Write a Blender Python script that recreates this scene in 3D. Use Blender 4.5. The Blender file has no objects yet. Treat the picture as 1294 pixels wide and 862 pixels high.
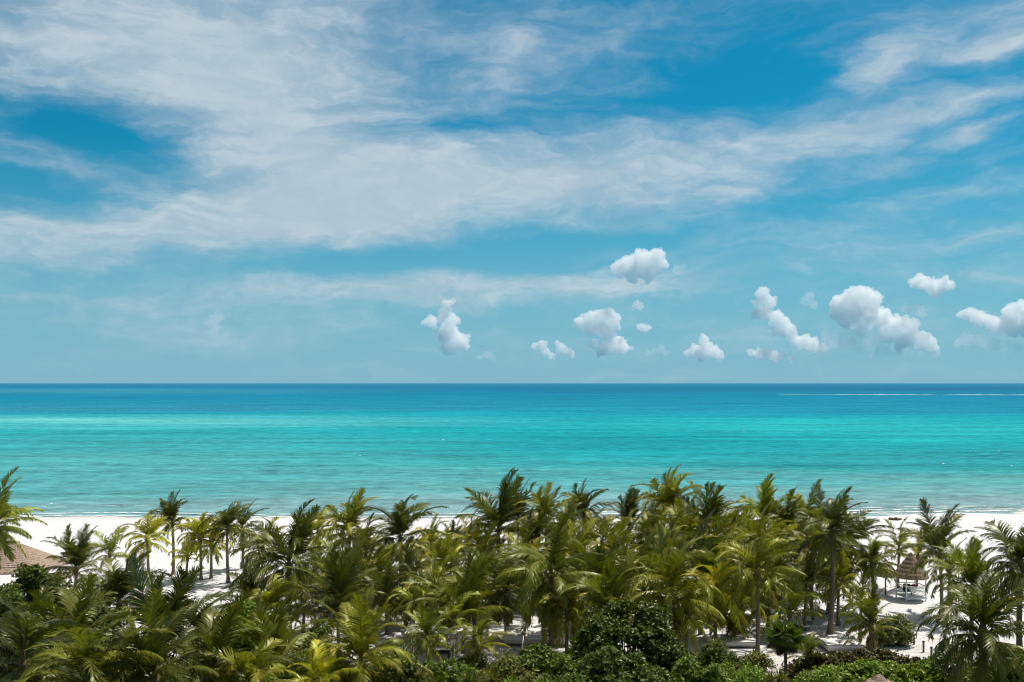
import bpy, bmesh, math, random
import numpy as np
from mathutils import Vector, Matrix, noise

# ---------------------------------------------------------------- camera, sky, sun, exposure
SC = bpy.context.scene
COL = SC.collection
R = math.radians
FPX, HOR, CAMH = 1258.0, 484.0, 20.0        # focal length in photo pixels, horizon row, eye height above the sand
SEA = -1.0
SUN_EL, SUN_AZ = R(63), R(52)              # azimuth measured from the view direction (+Y) towards +X

cam = bpy.data.cameras.new("camera")
cam.sensor_width = 36.0
cam.lens = 36.0 * FPX / 1294.0
cam.shift_y = (HOR - 431.0) / 1294.0
cam.clip_start, cam.clip_end = 0.5, 200000.0
cam_o = bpy.data.objects.new("camera", cam)
cam_o.location = (0, 0, CAMH)
cam_o.rotation_euler = (R(90), 0, 0)
COL.objects.link(cam_o)
SC.camera = cam_o

SC.view_settings.view_transform = 'Standard'
SC.view_settings.look = 'None'
SC.view_settings.exposure = 0.0
SC.view_settings.gamma = 1.0
SC.view_settings.use_curve_mapping = False
SC.render.engine = 'CYCLES'
SC.cycles.use_denoising = True
SC.cycles.denoiser = 'OPENIMAGEDENOISE'
SC.cycles.max_bounces = 28
SC.cycles.diffuse_bounces = 3
SC.cycles.glossy_bounces = 2
SC.cycles.transmission_bounces = 4
SC.cycles.volume_bounces = 26
SC.cycles.transparent_max_bounces = 24
SC.cycles.sample_clamp_indirect = 6.0
SC.cycles.pixel_filter_type = 'BLACKMAN_HARRIS'
SC.cycles.filter_width = 1.05

sun = bpy.data.lights.new("sun", 'SUN')
sun.energy = 4.7
sun.angle = R(0.53)
sun.color = (1.0, 0.94, 0.85)
sun_o = bpy.data.objects.new("sun", sun)
sdir = Vector((math.sin(SUN_AZ) * math.cos(SUN_EL), math.cos(SUN_AZ) * math.cos(SUN_EL), math.sin(SUN_EL)))
sun_o.rotation_euler = (-sdir).to_track_quat('-Z', 'Y').to_euler()
sun_o.location = (0, 0, 60)
COL.objects.link(sun_o)


def px_dir(px, py):
    """direction angles (azimuth, elevation) of a point of the sky"""
    u = math.atan((px - 647.0) / FPX)
    v = math.atan((HOR - py) / FPX * math.cos(u))
    return u, v


class NT:
    """small helper to write node trees"""
    def __init__(self, tree):
        self.t = tree
        for n in list(tree.nodes):
            tree.nodes.remove(n)

    def n(self, typ, **kw):
        nd = self.t.nodes.new(typ)
        for k, v in kw.items():
            setattr(nd, k, v)
        return nd

    def link(self, a, b):
        self.t.links.new(a, b)

    def put(self, sock, v):
        if isinstance(v, bpy.types.NodeSocket):
            self.link(v, sock)
        elif v is not None:
            sock.default_value = v

    def math(self, op, a, b=None, c=None, clamp=False):
        nd = self.n('ShaderNodeMath', operation=op, use_clamp=clamp)
        self.put(nd.inputs[0], a)
        self.put(nd.inputs[1], b)
        self.put(nd.inputs[2], c)
        return nd.outputs[0]

    def vmath(self, op, a, b=None, scale=None):
        nd = self.n('ShaderNodeVectorMath', operation=op)
        self.put(nd.inputs[0], a)
        self.put(nd.inputs[1], b)
        if scale is not None:
            self.put(nd.inputs['Scale'], scale)
        return nd.outputs['Value'] if op in ('LENGTH', 'DOT_PRODUCT') else nd.outputs[0]

    def mix(self, fac, a, b, blend='MIX'):
        nd = self.n('ShaderNodeMix', data_type='RGBA', blend_type=blend)
        self.put(nd.inputs[0], fac)
        self.put(nd.inputs[6], a)
        self.put(nd.inputs[7], b)
        return nd.outputs[2]

    def ramp(self, fac, stops, interp='LINEAR'):
        nd = self.n('ShaderNodeValToRGB')
        cr = nd.color_ramp
        cr.interpolation = interp
        while len(cr.elements) < len(stops):
            cr.elements.new(0.5)
        for e, (p, c) in zip(cr.elements, stops):
            e.position = p
            e.color = c if len(c) == 4 else (*c, 1)
        self.put(nd.inputs[0], fac)
        return nd.outputs[0]

    def noise(self, vec, scale, detail=4, rough=0.55, lac=2.0, dist=0.0, color=False):
        nd = self.n('ShaderNodeTexNoise')
        nd.inputs['Scale'].default_value = scale
        nd.inputs['Detail'].default_value = detail
        nd.inputs['Roughness'].default_value = rough
        nd.inputs['Lacunarity'].default_value = lac
        nd.inputs['Distortion'].default_value = dist
        self.put(nd.inputs['Vector'], vec)
        return nd.outputs['Color' if color else 'Fac']

    def mapping(self, vec, loc=(0, 0, 0), rot=(0, 0, 0), scale=(1, 1, 1), typ='POINT'):
        nd = self.n('ShaderNodeMapping', vector_type=typ)
        nd.inputs['Location'].default_value = loc
        nd.inputs['Rotation'].default_value = rot
        nd.inputs['Scale'].default_value = scale
        self.put(nd.inputs['Vector'], vec)
        return nd.outputs[0]

    def smooth(self, x, lo, hi):
        nd = self.n('ShaderNodeMapRange', interpolation_type='SMOOTHSTEP')
        self.put(nd.inputs['Value'], x)
        nd.inputs['From Min'].default_value = lo
        nd.inputs['From Max'].default_value = hi
        return nd.outputs[0]


def s2l(r, g, b, k=1.0):
    f = lambda c: (c / 12.92 if c <= 0.04045 else ((c + 0.055) / 1.055) ** 2.4) * k
    return (f(r / 255), f(g / 255), f(b / 255))


# high thin cloud of the sky: soft bands in direction space: (px, py, rx, ry, tilt degrees, weight)
VEIL = [
    (170, 55, 420, 120, 4, 0.75), (430, 20, 280, 80, 0, 0.36), (350, 150, 210, 90, 30, 0.75), (330, 215, 190, 55, 0, 0.45),
    (40, 110, 160, 60, 0, 0.25), (150, 298, 330, 42, -6, 0.85), (420, 268, 260, 42, -8, 0.65), (600, 245, 300, 50, -4, 0.65),
    (800, 248, 130, 34, 0, 0.5), (720, 200, 210, 42, -8, 0.5), (950, 170, 250, 36, -8, 0.5), (1110, 140, 160, 26, -7, 0.34),
    (1010, 195, 170, 30, -9, 0.35), (540, 372, 330, 18, -1, 0.95), (800, 358, 160, 14, -3, 0.3), (1250, 345, 110, 18, -4, 0.35),
    (600, 110, 230, 60, -10, 0.18), (780, 45, 260, 50, -12, 0.2), (650, 68, 34, 30, 0, 0.28), (1230, 10, 180, 45, 0, 0.5),
    (1130, 78, 58, 22, -8, 0.85), (1262, 60, 50, 20, 0, 0.85), (1225, 163, 40, 11, -3, 0.6), (1133, 196, 20, 12, 0, 0.28),
    (90, 205, 200, 26, 8, 0.32), (130, 385, 260, 34, 6, 0.3), (930, 235, 60, 20, -20, 0.28), (560, 345, 200, 10, -8, 0.2),
    (1000, 335, 300, 26, -2, 0.24), (1080, 290, 260, 40, -4, 0.26), (1250, 200, 120, 40, -6, 0.22), (300, 405, 200, 22, 0, 0.18), (1120, 400, 330, 50, 0, 0.14), (40, 330, 120, 20, 0, 0.3),
    (640, 180, 260, 20, -6, 0.2), (1180, 250, 240, 16, -5, 0.16), (700, 430, 700, 30, 0, 0.14),
    (140, 165, 150, 42, 6, -0.85), (60, 245, 120, 18, 0, -0.3), (950, 92, 120, 36, -10, -0.24), (600, 322, 190, 20, -5, -0.45),
    (60, 352, 110, 14, 4, -0.3), (1215, 108, 90, 12, -6, -0.2), (1200, 128, 170, 13, -5, 0.42), (1100, 210, 120, 14, -12, 0.3), (1260, 290, 120, 12, -6, 0.3), (1010, 60, 90, 40, 0, -0.1), (540, 90, 110, 40, -20, -0.25), (790, 232, 70, 12, -4, -0.25), (560, 160, 130, 20, -4, -0.2),
]

world = bpy.data.worlds.new("World")
SC.world = world
world.use_nodes = True
N = NT(world.node_tree)
sky = N.n('ShaderNodeTexSky')
sky.sky_type = 'NISHITA'
sky.sun_disc = False
sky.sun_elevation = SUN_EL
sky.sun_rotation = SUN_AZ
sky.altitude = 20
sky.air_density = 1.0
sky.dust_density = 0.6
sky.ozone_density = 2.0
tc = N.n('ShaderNodeTexCoord')
sep = N.n('ShaderNodeSeparateXYZ')
N.link(tc.outputs['Generated'], sep.inputs[0])
az = N.math('ARCTAN2', sep.outputs[0], sep.outputs[1])
el = N.math('ARCSINE', sep.outputs[2])
comb = N.n('ShaderNodeCombineXYZ')
N.link(az, comb.inputs[0])
N.link(el, comb.inputs[1])
uv = comb.outputs[0]
w1 = N.noise(N.mapping(uv, scale=(3.0, 7.0, 1), rot=(0, 0, R(-6))), 1.5, 5, 0.55, color=True)
wv = N.vmath('SUBTRACT', w1, (0.5, 0.5, 0.5))
wv = N.vmath('MULTIPLY', wv, (0.16, 0.075, 0))
w2 = N.noise(N.mapping(uv, scale=(9.0, 22.0, 1), rot=(0, 0, R(-8))), 2.0, 6, 0.6, color=True)
wv2 = N.vmath('MULTIPLY', N.vmath('SUBTRACT', w2, (0.5, 0.5, 0.5)), (0.05, 0.02, 0))
uvw = N.vmath('ADD', N.vmath('ADD', uv, wv), wv2)
acc = None
for (px, py, rx, ry, tilt, wt) in VEIL:
    u0, v0 = px_dir(px, py)
    m = N.mapping(uvw, loc=(u0, v0, 0), rot=(0, 0, R(-tilt)), scale=(rx * 1.5 / FPX, ry * 1.5 / FPX, 1), typ='TEXTURE')
    g = N.n('ShaderNodeTexGradient', gradient_type='QUADRATIC_SPHERE')
    N.link(m, g.inputs[0])
    # smooth bump with finite support
    acc = N.math('MULTIPLY_ADD', N.math('POWER', g.outputs[1], 0.62), wt, acc if acc is not None else 0.0)
f1 = N.noise(N.mapping(uvw, scale=(4.0, 16.0, 1), rot=(0, 0, R(-7))), 2.2, 9, 0.58)
f2 = N.noise(N.mapping(uvw, scale=(14.0, 30.0, 1), rot=(0, 0, R(-12)), loc=(3, 1, 0)), 2.4, 9, 0.62)
f3 = N.noise(N.mapping(uvw, scale=(3.0, 40.0, 1), rot=(0, 0, R(-4)), loc=(5, 2, 0)), 1.6, 6, 0.6)
tex = N.math('ADD', N.math('MULTIPLY', N.math('SUBTRACT', f1, 0.5), 0.75), N.math('MULTIPLY', N.math('SUBTRACT', f2, 0.5), 0.32))
tex = N.math('ADD', tex, N.math('MULTIPLY', N.math('SUBTRACT', f3, 0.5), 0.45))
cover = N.math('ADD', N.math('ADD', acc, 0.06), tex)
alpha = N.math('MULTIPLY', N.smooth(cover, -0.05, 1.25), 0.92)
# broken cloud added overhead, out of view, to whiten the ambient light
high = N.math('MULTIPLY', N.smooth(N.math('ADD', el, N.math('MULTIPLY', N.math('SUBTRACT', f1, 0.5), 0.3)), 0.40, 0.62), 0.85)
deep = N.smooth(cover, 0.75, 1.6)
ccol = N.mix(deep, (*s2l(206, 217, 224, 10), 1), (*s2l(188, 205, 216, 10), 1))
ccol = N.mix(N.smooth(N.math('ADD', N.math('MULTIPLY', f1, 0.6), N.math('MULTIPLY', f2, 0.5)), 0.45, 0.70), (*s2l(178, 198, 211, 10), 1), ccol)
# the clear sky: Nishita, graded a little towards the photograph's teal
skyc = N.mix(1.0, sky.outputs[0], (0.035, 0.69, 0.82, 1), 'MULTIPLY')
low = N.smooth(el, 0.24, -0.02)
skyc = N.mix(N.math('MULTIPLY', low, 0.9), skyc, (*s2l(139, 186, 210, 10), 1))
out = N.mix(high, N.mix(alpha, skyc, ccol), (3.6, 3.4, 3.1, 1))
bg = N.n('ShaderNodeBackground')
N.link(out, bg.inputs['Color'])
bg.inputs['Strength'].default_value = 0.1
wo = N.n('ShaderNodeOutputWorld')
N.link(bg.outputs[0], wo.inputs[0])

# ---------------------------------------------------------------- helpers
def P(px, py, Y):
    """point at depth Y seen at photo pixel (px, py)"""
    return Vector(((px - 647.0) / FPX * Y, Y, CAMH - (py - HOR) / FPX * Y))


def mesh_from(name, V, F, smooth=False):
    me = bpy.data.meshes.new(name)
    me.from_pydata([tuple(v) for v in V], [], F)
    me.update()
    if smooth:
        me.polygons.foreach_set('use_smooth', [True] * len(me.polygons))
    return me


def obj(name, me, mat=None, parent=None, loc=(0, 0, 0)):
    o = bpy.data.objects.new(name, me)
    if mat is not None and len(me.materials) == 0:
        me.materials.append(mat)
    o.location = loc
    if parent is not None:
        o.parent = parent
    COL.objects.link(o)
    return o


def tag(o, label=None, cat=None, group=None, kind=None):
    if label: o['label'] = label
    if cat: o['category'] = cat
    if group: o['group'] = group
    if kind: o['kind'] = kind
    return o


def thing(name, label, cat, loc=(0, 0, 0), rotz=0.0, group=None):
    o = bpy.data.objects.new(name, None)
    o.empty_display_size = 0.2
    o.location = loc
    o.rotation_euler = (0, 0, rotz)
    COL.objects.link(o)
    return tag(o, label, cat, group)


class MB:
    """collects shapes for one mesh"""
    def __init__(self):
        self.V, self.F = [], []

    def add(self, V, F):
        b = len(self.V)
        self.V += [tuple(v) for v in V]
        self.F += [tuple(i + b for i in f) for f in F]

    def box(self, c, s, rz=0.0, rx=0.0, ry=0.0):
        m = Matrix.Rotation(rz, 3, 'Z') @ Matrix.Rotation(ry, 3, 'Y') @ Matrix.Rotation(rx, 3, 'X')
        V = []
        for dz in (-.5, .5):
            for dx, dy in ((-.5, -.5), (.5, -.5), (.5, .5), (-.5, .5)):
                V.append(Vector(c) + m @ Vector((dx * s[0], dy * s[1], dz * s[2])))
        self.add(V, [(3, 2, 1, 0), (4, 5, 6, 7), (0, 1, 5, 4), (1, 2, 6, 5), (2, 3, 7, 6), (3, 0, 4, 7)])

    def tube(self, pts, rad, n=8, cap=True):
        pts = [Vector(p) for p in pts]
        if not hasattr(rad, '__len__'):
            rad = [rad] * len(pts)
        V, F = [], []
        for i, p in enumerate(pts):
            t = (pts[min(i + 1, len(pts) - 1)] - pts[max(i - 1, 0)]).normalized()
            a = t.cross(Vector((0, 1, 0)) if abs(t.y) < 0.9 else Vector((1, 0, 0))).normalized()
            b = t.cross(a)
            for k in range(n):
                w = 2 * math.pi * k / n
                V.append(p + (a * math.cos(w) + b * math.sin(w)) * rad[i])
        for i in range(len(pts) - 1):
            for k in range(n):
                F.append((i * n + k, i * n + (k + 1) % n, (i + 1) * n + (k + 1) % n, (i + 1) * n + k))
        if cap:
            F.append(tuple(range(n)))
            F.append(tuple((len(pts) - 1) * n + k for k in reversed(range(n))))
        self.add(V, F)

    def build(self, name, mat, parent=None, loc=(0, 0, 0), smooth=False, bevel=0.0):
        me = mesh_from(name, self.V, self.F, smooth)
        o = obj(name, me, mat, parent, loc)
        if bevel:
            bm = bmesh.new()
            bm.from_mesh(me)
            bmesh.ops.recalc_face_normals(bm, faces=bm.faces)
            bmesh.ops.bevel(bm, geom=list(bm.edges), offset=bevel, segments=2, affect='EDGES', clamp_overlap=True)
            bm.to_mesh(me)
            bm.free()
        return o


def mat_new(name):
    m = bpy.data.materials.new(name)
    m.use_nodes = True
    return m, NT(m.node_tree)


def mat_basic(name, col, rough=0.7, var=0.25, scale=6.0, bump=0.0, bscale=40.0, stretch=(1, 1, 1), spec=0.3):
    m, N = mat_new(name)
    tc = N.n('ShaderNodeTexCoord')
    v = N.mapping(tc.outputs['Object'], scale=stretch)
    f = N.noise(v, scale, 6, 0.6)
    c = N.mix(f, (*[x * (1 - var) for x in col], 1), (*[min(1, x * (1 + var)) for x in col], 1))
    p = N.n('ShaderNodeBsdfPrincipled')
    N.link(c, p.inputs['Base Color'])
    p.inputs['Roughness'].default_value = rough
    p.inputs['Specular IOR Level'].default_value = spec
    if bump:
        b = N.n('ShaderNodeBump')
        b.inputs['Strength'].default_value = 1.0
        b.inputs['Distance'].default_value = bump
        N.link(N.noise(v, bscale, 5, 0.6), b.inputs['Height'])
        N.link(b.outputs[0], p.inputs['Normal'])
    o = N.n('ShaderNodeOutputMaterial')
    N.link(p.outputs[0], o.inputs[0])
    return m


def mat_leaf(name, translucent=0.3, rough=0.38, spec=0.45, hue_var=0.0, tip=None):
    """leaf colour comes from the object's own colour; every leaf object varies a little"""
    m, N = mat_new(name)
    oi = N.n('ShaderNodeObjectInfo')
    tc = N.n('ShaderNodeTexCoord')
    f = N.noise(tc.outputs['Object'], 2.2, 4, 0.6)
    f2 = N.noise(tc.outputs['Object'], 14.0, 2, 0.6)
    k = N.math('ADD', N.math('MULTIPLY', f, 0.7), N.math('MULTIPLY', f2, 0.5))
    k = N.math('ADD', k, N.math('MULTIPLY_ADD', oi.outputs['Random'], 0.7, -0.05))
    hsv = N.n('ShaderNodeHueSaturation')
    N.link(oi.outputs['Color'], hsv.inputs['Color'])
    hsv.inputs['Saturation'].default_value = 1.0
    N.link(N.math('MULTIPLY_ADD', N.math('SUBTRACT', f, 0.5), 0.08 + hue_var, 0.5), hsv.inputs['Hue'])
    N.link(k, hsv.inputs['Value'])
    p = N.n('ShaderNodeBsdfPrincipled')
    N.link(hsv.outputs[0], p.inputs['Base Color'])
    p.inputs['Roughness'].default_value = rough
    p.inputs['Specular IOR Level'].default_value = spec
    p.inputs['Specular Tint'].default_value = (0.95, 1.0, 0.72, 1)
    t = N.n('ShaderNodeBsdfTranslucent')
    tcol = N.mix(1.0, hsv.outputs[0], (1.15, 1.3, 0.45, 1), 'MULTIPLY')
    N.link(tcol, t.inputs[0])
    mx = N.n('ShaderNodeMixShader')
    mx.inputs[0].default_value = translucent
    N.link(p.outputs[0], mx.inputs[1])
    N.link(t.outputs[0], mx.inputs[2])
    o = N.n('ShaderNodeOutputMaterial')
    N.link(mx.outputs[0], o.inputs[0])
    return m


M = {}
M['frond'] = mat_leaf('palm_leaflet', 0.28, 0.36, 0.42)
M['leaf'] = mat_leaf('shrub_leaf', 0.28, 0.42, 0.4, 0.03)
M['dry'] = mat_basic('dry_frond', (0.20, 0.12, 0.05), 0.8, 0.4, 5)
M['trunk'] = mat_basic('palm_bark', (0.20, 0.16, 0.12), 0.85, 0.45, 3.0, 0.03, 9.0, (1, 1, 5))
M['trunk_pale'] = mat_basic('pale_palm_bark', (0.34, 0.29, 0.23), 0.85, 0.3, 3.0, 0.03, 9.0, (1, 1, 5))
M['fibre'] = mat_basic('crown_fibre', (0.16, 0.12, 0.045), 0.8, 0.4, 8.0, 0.02, 20, (1, 1, .3))
M['coconut'] = mat_basic('coconut_husk', (0.22, 0.19, 0.04), 0.5, 0.4, 4)
M['stem'] = mat_basic('twig_bark', (0.10, 0.075, 0.05), 0.85, 0.3, 8)
M['thatch'] = mat_basic('palm_thatch', (0.40, 0.30, 0.23), 0.9, 0.35, 5.0, 0.05, 22, (1, 1, .35))
M['thatch_dark'] = mat_basic('weathered_thatch', (0.23, 0.17, 0.12), 0.9, 0.35, 5.0, 0.05, 22, (1, 1, .35))
M['wood'] = mat_basic('dark_wood', (0.12, 0.08, 0.05), 0.7, 0.3, 6, 0.0, 20, (1, 1, .2))
M['white'] = mat_basic('white_paint', (0.78, 0.77, 0.74), 0.55, 0.06, 4)
M['canvas'] = mat_basic('white_canvas', (0.76, 0.745, 0.72), 0.85, 0.06, 2.5, 0.02, 3)
M['cream'] = mat_basic('cream_canvas', (0.55, 0.50, 0.43), 0.85, 0.12, 2.5, 0.02, 3)
M['dark'] = mat_basic('dark_fabric', (0.035, 0.03, 0.03), 0.8, 0.3, 5)
M['red'] = mat_basic('red_cloth', (0.20, 0.02, 0.03), 0.8, 0.3, 5)
M['weed'] = mat_basic('seaweed', (0.09, 0.055, 0.03), 0.8, 0.4, 5)


# ---------------------------------------------------------------- the beach and the sea
def shore(X):
    x = max(-260.0, min(260.0, X))
    return 157.0 + 0.05 * x + 0.00035 * x * x + 1.1 * math.sin(x * 0.071) + 0.7 * math.sin(x * 0.19 + 1)


def ground_z(X, Y):
    s = shore(X)
    z = 0.0
    if Y > 118:
        t = min(1.0, (Y - 118) / (s - 118))
        z = SEA * (t * t * (3 - 2 * t) * 0.55 + t * 0.45)
    if Y > s:
        z = SEA - min(7.0, (Y - s) * 0.03)
    if 40 < Y < 150 and abs(X) < 160:
        a = 0.10 * noise.noise(Vector((X * 0.13, Y * 0.13, 3))) + 0.05 * noise.noise(Vector((X * 0.4, Y * 0.4, 9)))
        z += a * max(0.0, min(1.0, (146 - Y) / 20))
    return z


def build_ground():
    xs = [-60000, -8000, -1500, -500, -260] + [x for x in np.arange(-160, 160.1, 1.6)] + [260, 500, 1500, 8000, 60000]
    ys = [-400, -80, 0, 20, 40, 50] + [y for y in np.arange(58, 150, 1.3)] + [y for y in np.arange(150, 185, 1.0)] + [200, 260, 400, 1200, 6000, 60000]
    V = [(x, y, ground_z(x, y)) for y in ys for x in xs]
    nx = len(xs)
    F = [(j * nx + i, j * nx + i + 1, (j + 1) * nx + i + 1, (j + 1) * nx + i) for j in range(len(ys) - 1) for i in range(nx - 1)]
    me = mesh_from('sand', V, F, True)
    m, N = mat_new('beach_sand')
    geo = N.n('ShaderNodeNewGeometry')
    pos = geo.outputs['Position']
    sep = N.n('ShaderNodeSeparateXYZ')
    N.link(pos, sep.inputs[0])
    f = N.noise(pos, 0.35, 8, 0.6)
    f2 = N.noise(N.mapping(pos, scale=(0.5, 1.4, 1)), 1.6, 6, 0.65)
    c = N.mix(f, (0.63, 0.625, 0.635, 1), (0.70, 0.695, 0.71, 1))
    # trodden sand and leaf litter under the palms
    lit = N.smooth(N.math('ADD', f2, N.math('MULTIPLY', N.math('SUBTRACT', 92, sep.outputs[1]), 0.006)), 0.52, 0.70)
    lit = N.math('MULTIPLY', lit, N.smooth(sep.outputs[1], 106, 84))
    c = N.mix(N.math('MULTIPLY', lit, 0.55), c, (0.40, 0.335, 0.265, 1))
    # long faint bands left by high tides and the rake
    bands = N.noise(N.mapping(pos, scale=(0.03, 0.42, 1)), 1.0, 5, 0.6)
    c = N.mix(N.math('MULTIPLY', N.smooth(bands, 0.48, 0.72), 0.35), c, (0.53, 0.515, 0.50, 1))
    # wet sand by the water
    sh = N.math('ADD', 157.0, N.math('ADD', N.math('MULTIPLY', sep.outputs[0], 0.05), N.math('MULTIPLY', N.math('MULTIPLY', sep.outputs[0], sep.outputs[0]), 0.00035)))
    d = N.math('SUBTRACT', sh, sep.outputs[1])
    d = N.math('ADD', d, N.math('MULTIPLY', N.math('SUBTRACT', f, 0.5), 6))
    wet = N.smooth(d, 4.5, 1.0)
    c = N.mix(N.math('MULTIPLY', wet, 0.5), c, (0.50, 0.50, 0.49, 1))
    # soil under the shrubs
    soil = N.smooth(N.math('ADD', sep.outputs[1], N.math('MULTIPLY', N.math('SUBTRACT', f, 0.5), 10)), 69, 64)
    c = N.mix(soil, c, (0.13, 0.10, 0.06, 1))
    p = N.n('ShaderNodeBsdfPrincipled')
    N.link(c, p.inputs['Base Color'])
    p.inputs['Roughness'].default_value = 0.9
    p.inputs['Specular IOR Level'].default_value = 0.15
    b = N.n('ShaderNodeBump')
    b.inputs['Distance'].default_value = 0.12
    b.inputs['Strength'].default_value = 0.8
    N.link(N.noise(pos, 1.7, 6, 0.6), b.inputs['Height'])
    N.link(b.outputs[0], p.inputs['Normal'])
    o = N.n('ShaderNodeOutputMaterial')
    N.link(p.outputs[0], o.inputs[0])
    tag(obj('sand', me, m), kind='structure')


def build_sea():
    # swell is real near the beach, flat farther out
    xs = [-60000, -9000, -2500, -900] + list(np.arange(-420, 421, 4.0)) + [900, 2500, 9000, 60000]
    ys = list(np.arange(146, 330, 0.9)) + [334, 345, 360, 400, 600, 1200, 3000, 9000, 60000]
    V = []
    for y in ys:
        fade = max(0.0, min(1.0, (325 - y) / 90)) * max(0.0, min(1.0, (y - 152) / 12))
        for x in xs:
            z = SEA
            if fade > 0 and abs(x) < 430:
                q = y + 0.04 * x + 5 * noise.noise(Vector((x * 0.012, y * 0.02, 1)))
                z += fade * (0.10 * math.sin(q * 2 * math.pi / 11.0) * (0.5 + noise.noise(Vector((x * 0.02, y * 0.06, 7))))
                             + 0.20 * noise.noise(Vector((x * 0.06, y * 0.22, 2))) + 0.12 * noise.noise(Vector((x * 0.16, y * 0.6, 5))))
            V.append((x, y, z))
    nx = len(xs)
    F = [(j * nx + i, j * nx + i + 1, (j + 1) * nx + i + 1, (j + 1) * nx + i) for j in range(len(ys) - 1) for i in range(nx - 1)]
    me = mesh_from('sea', V, F, True)
    m, N = mat_new('sea_water')
    geo = N.n('ShaderNodeNewGeometry')
    pos = geo.outputs['Position']
    sep = N.n('ShaderNodeSeparateXYZ')
    N.link(pos, sep.inputs[0])
    X, Y = sep.outputs[0], sep.outputs[1]
    # distance beyond the shoreline decides depth: shallow sand, sandbar, deep blue
    bend = N.math('ADD', N.math('MULTIPLY', X, -0.05), N.math('MULTIPLY', N.math('MULTIPLY', X, X), -0.00035))
    bend = N.math('MULTIPLY', bend, N.smooth(Y, 260, 170))
    lg = N.math('LOGARITHM', N.math('MAXIMUM', N.math('ADD', Y, bend), 20), 10)
    ax = N.math('DIVIDE', X, N.math('MAXIMUM', Y, 50))            # bearing of the patch, so shoals keep their width
    cv = N.n('ShaderNodeCombineXYZ')
    N.link(N.math('MULTIPLY', ax, 1.3), cv.inputs[0])
    N.link(N.math('MULTIPLY', lg, 9.0), cv.inputs[1])
    big = N.noise(cv.outputs[0], 1.1, 4, 0.55)
    cv2 = N.n('ShaderNodeCombineXYZ')
    N.link(N.math('MULTIPLY', ax, 5.0), cv2.inputs[0])
    N.link(N.math('MULTIPLY', lg, 60.0), cv2.inputs[1])
    mid = N.noise(cv2.outputs[0], 1.3, 6, 0.62)
    lgw = N.math('ADD', lg, N.math('MULTIPLY', N.math('SUBTRACT', big, 0.5), 0.22))
    lgw = N.math('ADD', lgw, N.math('MULTIPLY', N.math('SUBTRACT', mid, 0.5), 0.05))
    lo, hi = 2.18, 4.4
    K = 0.66
    stops = [(2.19, (168, 192, 196)), (2.215, (146, 186, 192)), (2.25, (138, 184, 190)), (2.30, (108, 181, 187)), (2.38, (64, 176, 184)), (2.52, (34, 172, 184)),
             (2.68, (26, 178, 192)), (2.80, (24, 174, 194)), (2.95, (26, 152, 184)), (3.25, (20, 142, 182)), (3.64, (24, 134, 178)), (4.35, (56, 142, 178))]
    c = N.ramp(N.math('DIVIDE', N.math('SUBTRACT', lgw, lo), hi - lo), [((p - lo) / (hi - lo), s2l(*q, K)) for p, q in stops])

    def patch(ax0, lg0, rx, ry, col, k):
        g = N.n('ShaderNodeTexGradient', gradient_type='QUADRATIC_SPHERE')
        cc = N.n('ShaderNodeCombineXYZ')
        N.link(ax, cc.inputs[0])
        N.link(lgw, cc.inputs[1])
        N.link(N.mapping(cc.outputs[0], loc=(ax0, lg0, 0), scale=(rx, ry, 1), typ='TEXTURE'), g.inputs[0])
        return N.mix(N.math('MULTIPLY', N.math('POWER', g.outputs[1], 0.6), k), c, (*s2l(*col, K), 1))
    c = patch(-0.42, 2.42, 0.55, 0.30, (96, 184, 192), 0.75)
    c = patch(-0.45, 2.74, 0.55, 0.10, (118, 214, 218), 0.9)      # pale sandbar on the left
    c = patch(-0.50, 2.93, 0.60, 0.12, (58, 150, 178), 0.85)       # deeper band behind it
    c = patch(0.30, 2.66, 0.45, 0.12, (48, 200, 206), 0.8)        # shoal on the right
    c = patch(0.42, 2.86, 0.35, 0.09, (30, 140, 180), 0.6)
    c = patch(0.45, 3.55, 0.75, 0.32, (34, 118, 162), 0.85)       # deep water beyond the reef
    c = patch(-0.5, 3.45, 0.5, 0.25, (72, 164, 190), 0.8)
    c = patch(0.30, 2.42, 0.5, 0.06, (30, 150, 166), 0.5)
    c = patch(0.12, 2.58, 0.35, 0.16, (10, 162, 176), 0.6)
    # ruffles and ripple rows: wave light and shade painted into the colour, plus eelgrass
    rip = N.noise(N.mapping(pos, scale=(0.13, 0.30, 1)), 1.0, 12, 0.66)
    rip2 = N.noise(N.mapping(pos, scale=(0.010, 0.05, 1)), 1.0, 12, 0.62)
    k = N.math('ADD', N.math('MULTIPLY', N.math('SUBTRACT', rip, 0.5), 0.9), N.math('MULTIPLY', N.math('SUBTRACT', rip2, 0.5), 0.9))
    k = N.math('ADD', k, N.math('MULTIPLY', N.math('SUBTRACT', mid, 0.5), 0.8))
    cv3 = N.n('ShaderNodeCombineXYZ')
    N.link(N.math('MULTIPLY', ax, 66.0), cv3.inputs[0])
    N.link(N.math('MULTIPLY', lg, 400.0), cv3.inputs[1])
    fine = N.noise(cv3.outputs[0], 1.0, 5, 0.7)
    k = N.math('ADD', k, N.math('MULTIPLY', N.math('SUBTRACT', fine, 0.5), 1.0))
    chop = N.noise(N.mapping(pos, scale=(0.20, 0.26, 1)), 1.0, 3, 0.6)
    k = N.math('ADD', k, N.math('MULTIPLY', N.math('SUBTRACT', chop, 0.5), 0.9))
    val = N.math('MULTIPLY_ADD', k, 1.15, 1.0)
    hsv = N.n('ShaderNodeHueSaturation')
    N.link(c, hsv.inputs['Color'])
    N.link(val, hsv.inputs['Value'])
    b = N.n('ShaderNodeBump')
    b.inputs['Distance'].default_value = 0.5
    b.inputs['Strength'].default_value = 0.6
    N.link(N.noise(N.mapping(pos, scale=(0.25, 0.8, 1)), 1.0, 6, 0.6), b.inputs['Height'])
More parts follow.
